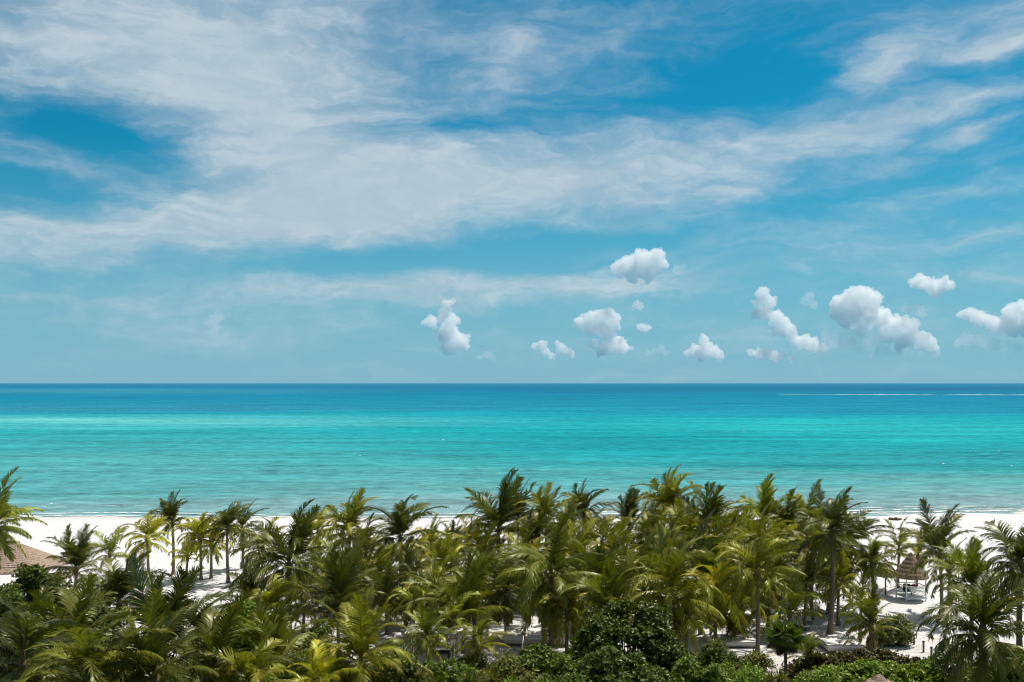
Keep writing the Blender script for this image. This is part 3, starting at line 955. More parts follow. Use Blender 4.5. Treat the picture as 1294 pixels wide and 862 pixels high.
PALMS = [
    # --- left edge and the clear sand on the left
    (-4, 654, 75, 3.6, 'full', 'F', 'bright palm cut by the left edge, rising above the brown thatched roof against the sea', dict(nuts=1)),
    (96, 714, 80, 3.0, 'up', 'D', 'dark bushy palm right beside the brown thatched roof', dict(wind=.10)),
    (139, 694, 95, 2.5, 'young', 'F', 'small light green palm on the sand between the dark bushy palm and the yellow crowns', {}),
    (186, 676, 98, 2.6, 'arch', 'Y', 'wide yellow crowned palm just left of the slim wind-tossed one', {}),
    (218, 656, 104, 2.5, 'dome', 'D', 'slim dark wind-tossed palm standing highest above the yellow palms on the left sand', dict(wind=-.12)),
    (237, 700, 102, 1.9, 'young', 'Y', 'small low yellow palm tucked under the pair of yellow palms', {}),
    (253, 676, 101, 2.4, 'dome', 'Y', 'left one of the pair of yellow palms with bare trunks on the open sand', {}),
    (267, 684, 102, 2.4, 'arch', 'Y', 'right one of the pair of yellow palms with bare trunks on the open sand', {}),
    (287, 664, 99, 2.6, 'dome', 'D', 'tall green palm with a long bare trunk on open sand right of the yellow pair', {}),
    (306, 664, 107, 2.5, 'arch', 'D', 'dark palm partly behind the tall green palm with the long bare trunk', {}),
    (332, 690, 100, 2.6, 'arch', 'O', 'olive palm squeezed between open sand and the big dark palm with spread crown', {}),
    (365, 704, 78, 4.2, 'full', 'D', 'big dark palm with a wide spreading crown at the right side of the open sand', dict(wind=.12)),
    (402, 668, 108, 2.7, 'arch', 'Y', 'yellowish palm behind the big dark palm and the brushed tall palm', {}),
    (442, 668, 97, 3.5, 'dome', 'O', 'tall palm with fronds brushed up into a rounded plume, left of the dark pointed crown', dict(wind=-.12)),
    (506, 672, 92, 4.2, 'full', 'D', 'tall dark palm with pointed upright fronds and wide side fronds, against the sea', dict(wind=.05)),
    (481, 706, 100, 2.3, 'young', 'Y', 'little yellow palm with thin stem under the tall dark pointed palm', {}),
    (545, 686, 99, 2.5, 'arch', 'Y', 'low yellow palm just right of the tall dark pointed palm', {}),
    (532, 700, 95, 2.4, 'young', 'Y', 'small yellow palm behind the trunk of the tall dark pointed palm', {}),
    (462, 694, 96, 2.8, 'arch', 'O', 'olive palm below the brushed tall palm', {}),
    (427, 764, 72, 4.6, 'vase', 'D', 'large dark palm with a steep upright shuttlecock crown left of the sunlit gap', {}),
    (513, 730, 82, 3.1, 'droop', 'D', 'dark drooping palm over thin dark trunks beside the sunlit gap', dict(dead=2)),
    (523, 758, 74, 2.4, 'young', 'F', 'light green arching palm left of the cream cabana', {}),
    (573, 776, 71, 2.4, 'young', 'F', 'slim light green palm with pale arching fronds in front of the cream cabana', {}),
    (586, 770, 74, 4.6, 'vase', 'M', 'tall upright fan of green fronds just behind the cream cabana', {}),
    (350, 824, 58, 4.0, 'vase', 'M', 'upright green palm low at the front, between bright shrub and yellow fronded palm', {}),
    (456, 826, 57, 4.0, 'full', 'O', 'palm with hanging golden lower fronds in front of the steep shuttlecock crown', {}),
    (402, 858, 50, 2.4, 'arch', 'Y', 'small golden yellow palm at the bottom edge, left of the spiky plants', {}),
    # --- the dense middle
    (630, 662, 95, 4.3, 'up', 'D', 'tallest dark palm with pointed fronds in the middle of the row', {}),
    (592, 682, 100, 3.0, 'arch', 'O', 'olive palm filling the gap left of the tallest dark pointed palm', {}),
    (575, 688, 104, 2.4, 'up', 'D', 'small dark palm against the white strip of beach, left of the middle', {}),
    (655, 650, 103, 3.0, 'dome', 'D', 'dark palm just behind the tallest pointed palm of the middle', {}),
    (697, 716, 75, 4.9, 'droop', 'M', 'large central palm with drooping skirt of fronds above the white daybeds', dict(dead=4, thick=1.15)),
    (690, 652, 100, 3.2, 'arch', 'O', 'olive palm above the large central palm with the drooping skirt', dict(wind=-.1)),
    (716, 672, 94, 3.2, 'full', 'M', 'rounded green palm between the large central palm and the wind-brushed dome', {}),
    (738, 648, 104, 3.1, 'dome', 'D', 'dark palm brushed into a smooth dome in front of the sea, right of centre', dict(wind=-.16)),
    (746, 692, 94, 3.2, 'droop', 'O', 'olive drooping palm beneath the dark smooth dome', {}),
    (796, 660, 100, 3.4, 'up', 'D', 'spiky dark palm with separate pointed fronds, left of the highest rounded crown', dict(wind=-.08)),
    (780, 706, 86, 3.5, 'full', 'O', 'olive palm beneath the spiky dark palm', {}),
    (770, 764, 72, 4.1, 'vase', 'M', 'upright green palm rising behind the big dark shrub', {}),
    (660, 712, 88, 3.6, 'full', 'O', 'olive palm crowding the left side of the large central palm', {}),
    (615, 726, 84, 3.6, 'full', 'D', 'dark palm between the upright fan behind the cabana and the large central palm', {}),
    (641, 742, 78, 2.6, 'droop', 'D', 'dark hanging palm above the left white daybed', dict(dead=3)),
    (736, 744, 80, 3.4, 'full', 'M', 'green palm with long side fronds right of the large central palm', {}),
    (848, 640, 100, 3.9, 'dome', 'O', 'palm with the highest rounded crown, wind-brushed, in front of the sea', dict(wind=-.14)),
    (824, 678, 92, 3.4, 'full', 'M', 'green palm under the left side of the highest rounded crown', {}),
    (866, 684, 88, 3.6, 'full', 'O', 'olive palm under the right side of the highest rounded crown', {}),
    (895, 662, 95, 3.7, 'up', 'D', 'dark spiky palm right of the highest rounded crown', {}),
    (850, 742, 70, 4.7, 'arch', 'O', 'large near palm with pale arching fronds over the big dark shrub', dict(dead=2, thick=1.1)),
    (886, 722, 79, 4.0, 'full', 'D', 'dark palm on twin dark trunks by the sunny sand', {}),
    (905, 738, 76, 4.0, 'droop', 'Y', 'palm with golden drooping fronds hanging over the loungers', {}),
    (925, 682, 96, 3.1, 'dome', 'O', 'olive palm right of the dark spiky palm, near the small beach gap', {}),
    (956, 716, 73, 3.6, 'arch', 'O', 'palm with a long bare brown trunk standing before the loungers', {}),
    (966, 652, 99, 3.5, 'up', 'F', 'light green palm with spread pointed fronds just right of the beach gap', dict(wind=-.1)),
    (958, 688, 92, 3.3, 'full', 'O', 'olive palm directly under the light green palm by the beach gap', {}),
    (996, 662, 99, 3.1, 'full', 'D', 'dark palm between the light green palm and the leafy pair to its right', {}),
    (1020, 652, 102, 3.1, 'arch', 'O', 'left palm of the leafy pair above the bare trunks', {}),
    (1036, 662, 97, 3.0, 'arch', 'M', 'right palm of the leafy pair above the bare trunks', {}),
    (1051, 668, 79, 3.0, 'full', 'D', 'tall dark palm with thick trunk behind the square white daybed', dict(thick=1.2)),
    (1027, 696, 84, 3.1, 'droop', 'O', 'olive palm on two thin trunks left of the tall dark one', {}),
    (1000, 704, 92, 3.0, 'full', 'D', 'low dark palm behind the small fresh green one near the loungers', {}),
    (1075, 682, 87, 3.1, 'droop', 'D', 'dark palm with slender trunk just right of the tall thick-trunked one', {}),
    (1102, 708, 84, 2.3, 'full', 'M', 'green palm half hiding the small thatched parasol', {}),
    (1136, 692, 97, 2.4, 'young', 'O', 'small palm peeking out above the lifeguard hut roof', {}),
    (1160, 700, 98, 2.0, 'young', 'Y', 'little yellow palm behind the right side of the hut roof', {}),
    # --- right
    (1188, 694, 86, 3.5, 'up', 'D', 'spiky dark palm alone on the beach, right of the lifeguard hut', {}),
    (1229, 734, 66, 3.4, 'up', 'M', 'upright green palm directly above the thick-trunked palm at bottom right', {}),
    (1200, 716, 82, 2.0, 'young', 'F', 'small fresh palm in front of the spiky dark palm right of the hut', {}),
    (1290, 704, 66, 3.7, 'full', 'D', 'dark palm cut by the right edge of the view', dict(thick=1.2)),
    (1242, 788, 50, 4.1, 'full', 'D', 'near dark palm with thick brown trunk at the bottom right', dict(thick=1.45, wind=-.08)),
    (1101, 782, 73, 2.5, 'up', 'M', 'short palm with shaggy brown trunk next to the square white daybed', dict(dead=6, thick=1.4)),
    (1088, 756, 77, 2.0, 'young', 'M', 'slim young palm on a pale trunk beside the shaggy short palm', dict(trunk='trunk_pale')),
    (998, 766, 77, 2.7, 'young', 'F', 'small fresh green palm above the round fan palm', {}),
    (1021, 828, 67, 1.8, 'young', 'M', 'knee-high young palm just left of the square white daybed', {}),
    # --- bottom left
    (206, 806, 50, 4.6, 'vase', 'G', 'great dark palm with tall feathery upright fronds at the left front', dict(thick=1.2)),
    (150, 752, 66, 3.7, 'dome', 'D', 'dense dark feathery palm behind the great left one', dict(wind=.12)),
    (92, 800, 55, 4.2, 'full', 'M', 'dark palm with a single tall bright arching frond, left front', {}),
    (28, 822, 47, 4.3, 'droop', 'G', 'near palm with combed hanging fronds at the lower left corner', dict(thick=1.2)),
    (112, 846, 44, 4.1, 'arch', 'M', 'nearest palm with big arching combed fronds, bottom left', dict(thick=1.2)),
    (196, 842, 45, 4.2, 'arch', 'D', 'near palm with wide curved glossy fronds, bottom, right of the combed one', dict(thick=1.2)),
    (268, 838, 48, 4.0, 'arch', 'D', 'dark palm with arching golden-edged fronds below the bright shrub', {}),
    (318, 858, 47, 3.2, 'arch', 'O', 'low olive palm at the bottom edge next to the upright green palm', {}),
    (50, 790, 58, 2.9, 'full', 'D', 'dark palm in front of the thatched roof among leafy shrubs', {}),
    # --- more crowns filling the row
    (470, 738, 84, 3.0, 'full', 'M', 'green palm between the steep shuttlecock crown and the dark drooping one', {}),
    (385, 752, 80, 3.0, 'arch', 'O', 'olive palm under the right side of the big dark spreading palm', {}),
    (318, 752, 80, 2.4, 'full', 'D', 'dark palm under the left side of the big dark spreading palm', {}),
    (560, 722, 88, 3.2, 'full', 'O', 'olive palm below the low yellow palms left of centre', {}),
    (606, 700, 93, 3.2, 'arch', 'Y', 'golden olive palm directly below the tallest dark pointed palm', {}),
    (672, 682, 95, 3.4, 'full', 'D', 'dark palm wedged between the tallest pointed palm and the large central one', {}),
    (720, 706, 89, 3.2, 'arch', 'O', 'olive arching palm right of the large central palm crown', {}),
    (760, 730, 82, 3.4, 'full', 'D', 'dark palm above the upright green one behind the big shrub', {}),
    (806, 728, 82, 3.4, 'arch', 'M', 'green palm left of the large near palm with pale arching fronds', {}),
    (812, 700, 90, 3.2, 'full', 'D', 'dark palm in the thick of the row below the spiky one', {}),
    (846, 704, 84, 3.4, 'full', 'M', 'green palm just above the large near palm with pale arching fronds', {}),
    (912, 706, 86, 3.3, 'full', 'O', 'olive palm above the golden drooping fronds', {}),
    (938, 736, 84, 2.8, 'arch', 'O', 'olive palm between golden drooping fronds and the long bare trunk', {}),
    (980, 716, 88, 2.9, 'full', 'D', 'dark palm between the long bare trunk and the low dark palm', {}),
    (978, 684, 95, 3.0, 'arch', 'Y', 'golden olive palm below the light green palm by the beach gap', {}),
    (1048, 706, 86, 2.8, 'droop', 'M', 'green drooping palm hugging the thick trunk of the tall dark palm', {}),
    (716, 768, 73, 2.6, 'arch', 'O', 'low olive palm between the white daybeds and the big dark shrub', {}),
    (820, 752, 74, 3.0, 'full', 'M', 'green palm squeezed behind the top of the big dark shrub', {}),
    (868, 770, 70, 2.6, 'arch', 'O', 'low olive arching palm right of the big dark shrub', {}),
    (930, 764, 77, 2.5, 'droop', 'D', 'low dark palm among the loungers left of the long bare trunk', {}),
    (972, 744, 80, 2.7, 'arch', 'M', 'green arching palm just right of the long bare brown trunk', {}),
    (1018, 738, 80, 2.6, 'arch', 'D', 'dark arching palm with low crown left of the tall thick-trunked one', {}),
    (548, 748, 79, 2.9, 'arch', 'O', 'olive palm arching behind the cabana roof', {}),
    (600, 752, 77, 2.9, 'full', 'M', 'green palm right behind the right corner of the cabana', {}),
    (445, 722, 86, 3.0, 'full', 'O', 'olive palm in the gap between brushed tall palm and shuttlecock crown', {}),
    (488, 752, 79, 2.7, 'arch', 'D', 'dark low palm beside the sunlit gap, left of the dark trunks', {}),
    (408, 720, 88, 2.9, 'arch', 'M', 'green arching palm right behind the big dark spreading palm', {}),
    (1060, 730, 82, 2.2, 'arch', 'O', 'small olive palm beside the slender trunk right of the thick one', {}),
    (540, 800, 66, 2.3, 'arch', 'F', 'fresh green low palm arching over the left front of the cabana', {}),
    (606, 806, 65, 2.3, 'arch', 'O', 'low olive palm with a brownish frond at the right front of the cabana', dict(dead=2)),
    (340, 768, 70, 3.0, 'arch', 'O', 'olive palm behind the upright green palm at the front', {}),
    (250, 792, 58, 3.2, 'arch', 'G', 'palm with grey-green drooping fronds under the bare trunks on the left sand', {}),
]
for cx, cy, Y, rad, st, ti, lab, kw in PALMS:
    palm(cx, cy, Y, rad, st, ti, lab, **kw)

# ---------------------------------------------------------------- shrubs, hedge, spiky plants
def leaf_quad(V, F, p, d, nrm, l, w):
    """one kite-shaped, slightly folded leaf"""
    s = d.cross(nrm)
    if s.length < 1e-4:
        s = Vector((1, 0, 0))
    s.normalize()
    n2 = s.cross(d)
    b = len(V)
    V += [p, p + d * l * .45 + s * w + n2 * w * .3, p + d * l, p + d * l * .45 - s * w + n2 * w * .3]
    F += [(b, b + 1, b + 2), (b, b + 2, b + 3)]


def leafy(lobes, leaf=(0.16, 0.07), per=60, seed=0, fill=0.35, upright=0.3, clump=True):
    """leaves spread through several lobes; twigs of 5 to 9 leaves make light and dark clumps with gaps"""
    rnd = random.Random(seed)
    V, F = [], []
    for (x, y, z, r, sq) in lobes:
        n = int(per * r * r * 4)
        c = Vector((x, y, z))
        for _ in range(n):
            d = Vector((rnd.gauss(0, 1), rnd.gauss(0, 1), rnd.gauss(0.35, 1))).normalized()
            k = rnd.uniform(fill, 1) ** .5
            k *= 0.88 + 0.46 * noise.noise(d * 2.3 + c * .7) + 0.20 * noise.noise(d * 7 + c)
            tw = c + Vector((d.x * r * k, d.y * r * k, d.z * r * k * sq))
            if tw.z < 0.05:
                continue
            ax = (d + Vector((0, 0, upright)) + Vector((rnd.gauss(0, .45), rnd.gauss(0, .45), rnd.gauss(0, .3)))).normalized()
            for j in range(rnd.randint(5, 9)):
                ph = rnd.uniform(0, 6.283)
                e1 = ax.cross(Vector((0.3, .2, 1))).normalized()
                e2 = ax.cross(e1)
                out = (ax * rnd.uniform(.15, .9) + e1 * math.cos(ph) + e2 * math.sin(ph)).normalized()
                p = tw + ax * rnd.uniform(-.1, .22)
                nn = (ax + Vector((0, 0, .6)) + out * -.3).normalized()
                s = rnd.uniform(.7, 1.25)
                leaf_quad(V, F, p, out, nn, leaf[0] * s, leaf[1] * s)
    return mesh_from('foliage', V, F)


def shrub(name, label, cat, loc, lobes, col, leaf, per, seed, group=None, **kw):
    root = thing(name, label, cat, (loc[0], loc[1], ground_z(loc[0], loc[1])), 0, group)
    f = obj('foliage', leafy(lobes, leaf, per, seed, **kw), M['leaf'], root)
    f.color = (*col, 1)
    mb = MB()
    rnd = random.Random(seed)
    for (x, y, z, r, sq) in lobes:
        b = Vector((x * .6 + rnd.uniform(-.1, .1), y * .6, -.1))
        e = Vector((x, y, z + .3 * r))
        m = b.lerp(e, .5) + Vector((rnd.uniform(-.2, .2), rnd.uniform(-.2, .2), .1))
        mb.tube([b, m, e], [.06, .045, .015], 5)
    mb.build('stem', M['stem'], root)
    return root


def lobes_of(w, d, h, r, seed, n=None):
    """lobes filling a mound w wide, d deep, h high"""
    rnd = random.Random(seed)
    n = n or max(5, int(w * d / (r * r) * 1.1))
    out = []
    for _ in range(n):
        x, y = rnd.uniform(-.5, .5), rnd.uniform(-.5, .5)
        k = max(0.25, 1 - (2 * abs(x)) ** 3 * .6 - (2 * abs(y)) ** 3 * .4)
        rr = r * rnd.uniform(.7, 1.15)
        out.append((x * w, y * d, max(rr * .5, h * k * rnd.uniform(.72, 1.08) - rr * .75), rr, .85))
        if h > 2 * r:
            out.append((x * w * .9, y * d * .9, max(rr * .5, h * k * .4), rr * 1.1, .9))
    return out


C_DK = (0.125, 0.165, 0.030)
C_MD = (0.140, 0.190, 0.028)
C_BR = (0.190, 0.265, 0.030)
C_GY = (0.160, 0.175, 0.065)
C_OL = (0.190, 0.190, 0.036)
C_RD = (0.085, 0.066, 0.018)


def at_px(px, py, Y):
    p = P(px, py, Y)
    return p.x, Y, p.z          # z is the height of the top


def bush(name, label, px, top, Y, wpx, d, r, col, leaf, per, seed, cat='shrub', **kw):
    x, y, h = at_px(px, top, Y)
    w = wpx * Y / FPX
    shrub(name, label, cat, (x, y), lobes_of(w, d, h, r, seed), col, leaf, per, seed, **kw)


LR, LN, LS = (0.20, 0.085), (0.22, 0.045), (0.14, 0.05)
bush('shrub', 'big dark leafy shrub rising above the others in front of the central palms', 800, 770, 62, 150, 5.0, .75, C_MD, LR, 38, 11)
bush('shrub', 'wide dark green shrub along the bottom, left of the big dark one', 672, 826, 61, 110, 4.0, .8, C_MD, LR, 40, 12)
bush('shrub', 'low glossy shrub at the bottom edge under the big dark one', 790, 828, 56, 150, 3.6, .8, C_DK, LR, 40, 13)
bush('shrub', 'bright green shrub at the bottom edge in the middle', 726, 850, 52, 60, 2.0, .6, C_BR, LS, 50, 14)
bush('shrub', 'green narrow-leaved shrub below the twin dark trunks', 900, 816, 61, 70, 3.2, .7, C_MD, LN, 44, 15)
bush('shrub', 'dark green shrub at the bottom edge below the loungers', 880, 836, 57, 90, 3.0, .7, C_MD, LR, 42, 16)
bush('shrub', 'olive shrub at the foot of the long bare brown trunk', 950, 826, 60, 60, 3.0, .7, C_OL, LS, 48, 17)
bush('hedge', 'long dark reddish hedge of round leaves before the square white daybed', 1088, 826, 67, 185, 1.8, .55, C_RD, LR, 50, 18, cat='hedge')
bush('shrub', 'bright green spreading shrub in front of the dark reddish hedge', 1098, 838, 61, 170, 3.4, .6, C_BR, LR, 44, 19)
bush('shrub', 'lime green shrub at the bottom edge left of the thatch tip', 1040, 850, 56, 80, 2.2, .6, C_BR, LS, 46, 20)
bush('shrub', 'bright green shrub at the end of the hedge by the sandy path', 1172, 836, 62, 60, 3.0, .6, C_BR, LR, 44, 21)
bush('shrub', 'grey-green shrub beside the sandy path at the right', 1216, 806, 61, 52, 2.6, .7, C_GY, LS, 50, 22)
bush('shrub', 'yellow-green shrub under the near palm at the bottom right', 1236, 826, 57, 50, 2.4, .6, C_OL, LS, 50, 23)
bush('shrub', 'bright leafy shrub in the bottom right corner', 1280, 828, 55, 70, 3.0, .7, C_BR, LR, 44, 24)
bush('shrub', 'tangled olive shrub right of the shaggy short palm', 1132, 780, 76, 50, 1.8, .42, C_GY, LN, 30, 25)
bush('shrub', 'bright green bush standing below the bare trunks on the left', 296, 764, 64, 84, 3.6, .9, C_BR, LR, 40, 26)
bush('shrub', 'sunny yellow-green bush at the left edge under the thatched roof', 14, 738, 62, 90, 3.0, .7, C_BR, LS, 46, 27)
bush('shrub', 'dark broad leafy tree-like bush in front of the thatched roof', 48, 716, 70, 110, 3.4, .8, C_MD, LR, 40, 28)
bush('shrub', 'deep green bush between the dark feathery palms on the left', 130, 772, 60, 80, 3.4, .9, C_DK, LR, 38, 29)
bush('shrub', 'leafy bush at the left edge behind the lowest palms', 6, 782, 55, 60, 3.0, .8, C_MD, LR, 42, 30)
bush('shrub', 'green bush beside the golden yellow palm at the bottom', 372, 836, 55, 60, 2.4, .7, C_MD, LN, 44, 31)
bush('shrub', 'shady bush between the arching palm and the upright green palm', 300, 822, 54, 70, 3.0, .8, C_DK, LR, 40, 32)
bush('shrub', 'dark bush behind the steep shuttlecock crown', 395, 790, 66, 60, 3.0, .8, C_MD, LS, 44, 33)
bush('shrub', 'low dark shrub at the foot of the cream cabana', 600, 832, 64, 60, 2.0, .55, C_DK, LN, 46, 34)
bush('shrub', 'fresh green shrub left of the cream cabana', 492, 812, 63, 56, 2.6, .65, C_MD, LN, 46, 35)


bush('shrub', 'leafy green shrub at the bottom edge below the fresh one left of the cabana', 505, 838, 57, 80, 2.6, .7, C_MD, LN, 44, 41)
bush('shrub', 'dense green shrub at the bottom edge straight under the cabana front', 560, 832, 60, 90, 2.6, .6, C_BR, LN, 44, 42)
bush('shrub', 'olive shrub at the bottom edge under the left white daybed', 636, 832, 58, 90, 2.6, .7, C_OL, LN, 44, 43)
bush('shrub', 'leafy mid green shrub along the bottom, between the wide one and the big dark one', 726, 830, 60, 80, 3.0, .7, C_MD, LR, 42, 44)
bush('shrub', 'bright leafy shrub at the bottom edge left of the round fan palm', 930, 838, 58, 80, 2.8, .7, C_BR, LS, 46, 45)
bush('shrub', 'bushy green shrub at the bottom left of the golden yellow palm', 330, 838, 51, 60, 2.4, .7, C_MD, LR, 42, 46)
bush('shrub', 'broad green shrub beneath the palm with hanging golden fronds', 440, 844, 58, 80, 2.4, .7, C_MD, LN, 44, 47)


def spiky_mesh(seed, n=60, L=.8):
    """rosettes of stiff blades"""
    rnd = random.Random(seed)
    V, F = [], []
    for h in range(4):
        c = Vector((rnd.uniform(-.5, .5), rnd.uniform(-.4, .4), rnd.uniform(.6, 1.5)))
        for i in range(n):
            e = R(rnd.uniform(-10, 88))
            a = rnd.uniform(0, 6.283)
            d = Vector((math.cos(a) * math.cos(e), math.sin(a) * math.cos(e), math.sin(e)))
            s = d.cross(Vector((0, 0, 1))).normalized()
            l = L * rnd.uniform(.7, 1.1)
            w = .022
            b = len(V)
            p1 = c + d * l * .55
            p2 = c + d * l + Vector((0, 0, -.18 * l * math.cos(e)))
            V += [c - s * w, c + s * w, p1 + s * w * 1.2, p1 - s * w * 1.2, p2]
            F += [(b, b + 1, b + 2, b + 3), (b + 3, b + 2, b + 4)]
    return mesh_from('foliage', V, F)


SPK = [spiky_mesh(s) for s in range(3)]
for m_ in SPK:
    m_.materials.append(M['leaf'])
SPIKY = [
    (478, 842, 57, 1.1, C_OL, 'spiky olive plant right beneath the golden lower fronds'), (508, 838, 58, 1.2, C_GY, 'spiky grey-green plant left of the cabana front'),
    (533, 846, 56, 1.1, C_OL, 'spiky plant with yellowish blades at the bottom, below the cabana'), (558, 836, 59, 1.2, C_BR, 'bright spiky plant straight below the cabana'),
    (590, 846, 56, 1.1, C_MD, 'dark spiky plant between the bright one and the pale one'), (617, 842, 57, 1.2, C_OL, 'pale spiky plant right of the cabana, bottom edge'),
    (645, 850, 55, 1.1, C_BR, 'bright spiky plant at the bottom under the left daybed'), (690, 852, 53, 1.0, C_MD, 'small green spiky plant beside the bright shrub at bottom middle'),
    (912, 806, 62, 1.0, C_GY, 'spiky grey-green plant topping the narrow-leaved shrub'), (262, 800, 52, 1.2, C_GY, 'pale spiky plant between the great dark palms at the left front'),
    (985, 846, 57, 1.1, C_OL, 'spiky plant at the foot of the round fan palm'), (936, 850, 55, 1.0, C_BR, 'bright spiky plant at the bottom edge below the long bare trunk'),
]
for i, (px, top, Y, k, col, lab) in enumerate(SPIKY):
    x, y, h = at_px(px, top, Y)
    root = thing('spiky_plant', lab, 'plant', (x, y, ground_z(x, y)), i * 1.3, 'spiky plants in the front shrubbery')
    f = obj('foliage', SPK[i % 3], None, root, (0, 0, max(0, h - 2.0 * k)))
    f.scale = (k, k, k)
    f.color = (*col, 1)
    mb = MB()
    for s in (-.25, .2):
        mb.tube([(s * .5, 0, -.1), (s, s * .3, max(.4, h - 1.0))], [.06, .05], 6)
    mb.build('stem', M['stem'], root)


def fan_palm(label, px, py, Y, rad, col, seed):
    """thatch palm: pleated round leaves on long stalks"""
    rnd = random.Random(seed)
    c = P(px, py, Y)
    root = thing('fan_palm', label, 'palm tree', (c.x, Y, ground_z(c.x, Y)))
    mb = MB()
    mb.tube([(0, 0, -.1), (.05, 0, c.z * .5), (0, 0, c.z)], [.13, .11, .10], 8)
    mb.build('trunk', M['trunk'], root, smooth=True)
    cr = obj('crown', BULB, None, root, (0, 0, c.z))
    cr.scale = (.7, .7, .6)
    V, F = [], []
    n = 22
    for i in range(n):
        a0 = R(-105) + R(210) * i / n
        a1 = a0 + R(210) / n * .9
        am = (a0 + a1) / 2
        b = len(V)
        z = .04 if i % 2 else -.02
        V += [(0, 0, 0), (.55 * math.cos(a0), .55 * math.sin(a0), z), (.95 * math.cos(am), .95 * math.sin(am), -.22), (.55 * math.cos(a1), .55 * math.sin(a1), -z)]
        F += [(b, b + 1, b + 2), (b, b + 2, b + 3)]
    V2 = [(v[0] + .75, v[1], v[2]) for v in V]
    b = len(V2)
    V2 += [(0, -.012, 0), (0, .012, 0), (.76, .01, 0), (.76, -.01, 0)]
    F.append((b, b + 1, b + 2, b + 3))
    me = mesh_from('frond', V2, F)
    me.materials.append(M['frond'])
    for i in range(26):
        t = i / 26
        f = obj('frond', me, None, cr)
        f.scale = (rad / .7 * .6, rad / .7 * .6, rad / .6 * .6)
        e = R(80 - 140 * t + rnd.uniform(-8, 8))
        f.rotation_euler = (Matrix.Rotation(GA * i, 3, 'Z') @ Matrix.Rotation(-e, 3, 'Y') @ Matrix.Rotation(rnd.uniform(-.4, .4), 3, 'X')).to_euler()
        k = rnd.uniform(.8, 1.25)
        f.color = (*[q * k for q in (col if t < .75 else (0.19, 0.15, 0.07))], 1)


fan_palm('round dark fan palm with pleated leaves and pale hanging skirt, left of the daybed', 992, 806, 64, 1.4, C_MD, 3)


def build_cover():
    """low tangled growth between the shrubs"""
    rnd = random.Random(8)
    lobes = []
    for _ in range(420):
        Y = rnd.uniform(42, 68)
        px = rnd.choice((rnd.uniform(-40, 480), rnd.uniform(-40, 1330)))
        if 1190 < px < 1215 and Y > 60:
            continue
        if Y > 64 and 500 < px < 960:
            continue
        lobes.append(((px - 647) / FPX * Y, Y, rnd.uniform(.1, .9), rnd.uniform(.5, .9), .8))
    o = obj('ground_cover', leafy(lobes, (0.17, 0.07), 26, 5), M['leaf'])
    o.color = (*C_MD, 1)
    tag(o, 'tangled low green growth covering the ground at the front', 'ground cover', kind='stuff')


build_cover()

# ---------------------------------------------------------------- thatched roofs, lifeguard hut, cabana, daybeds, loungers
def thatch_cone(mb, c, r0, h, tiers=6, seed=0, n=64, sx=1.0, ridge=0.0):
    """overlapping rings of palm thatch with ragged lower edges; RIDGE lengthens the top into a short ridge along x"""
    rnd = random.Random(seed)
    for t in range(tiers):
        a, b = t / tiers, (t + 1) / tiers
        r_low = r0 * (1 - a) + .05
        r_up = r0 * (1 - b) + .02
        z_low, z_up = h * a - .05, h * b + .02
        V, F = [], []
        for k in range(n):
            w = 2 * math.pi * k / n
            j = rnd.uniform(.96, 1.045)
            ex = math.copysign(ridge, math.cos(w)) if abs(math.cos(w)) > 1e-6 else 0
            V.append((c[0] + math.cos(w) * r_low * j * sx + ex, c[1] + math.sin(w) * r_low * j, c[2] + z_low - rnd.uniform(0, .07)))
            V.append((c[0] + math.cos(w) * (r_low * .5 + r_up * .5) * sx + ex, c[1] + math.sin(w) * (r_low * .5 + r_up * .5), c[2] + (z_low + z_up) / 2 + rnd.uniform(.02, .08)))
            V.append((c[0] + math.cos(w) * r_up * sx + ex, c[1] + math.sin(w) * r_up, c[2] + z_up))
            V.append((c[0] + math.cos(w) * r_low * j * sx * .97 + ex, c[1] + math.sin(w) * r_low * j * .97, c[2] + z_low - .12))
        for k in range(n):
            q = (k + 1) % n
            F += [(4 * k, 4 * q, 4 * q + 1, 4 * k + 1), (4 * k + 1, 4 * q + 1, 4 * q + 2, 4 * k + 2), (4 * k + 3, 4 * q + 3, 4 * q, 4 * k)]
        mb.add(V, F)


def build_palapa():
    c = P(14, 705, 86)
    root = thing('thatched_shelter', 'wide brown thatched roof shelter at the left edge behind the shrubs', 'shelter', (c.x, 86, 0))
    top = P(22, 686, 86).z
    eave = P(22, 722, 83).z
    mb = MB()
    thatch_cone(mb, (0, 0, eave), 3.9, top - eave, 14, 3, 110, 1.0, .55)
    rf = mb.build('thatch_roof', M['thatch'], root)
    mb = MB()
    mb.tube([(-.7, 0, top - eave + eave + .02), (0, 0, top + .08), (.7, 0, top + .02)], [.12, .16, .12], 8)
    mb.build('ridge_cap', M['thatch_dark'], rf)
    for x, y in ((-3, -2.6), (3, -2.6), (3, 2.6), (-3, 2.6), (0, -2.9), (0, 2.9)):
        mb = MB()
        mb.tube([(x, y, -.1), (x, y, eave + .25)], [.12, .10], 8)
        mb.build('post', M['wood'], root)
    for y in (-2.7, 2.7):
        mb = MB()
        mb.tube([(-3.3, y, eave + .1), (3.3, y, eave + .1)], .09, 8)
        mb.build('beam', M['wood'], root)


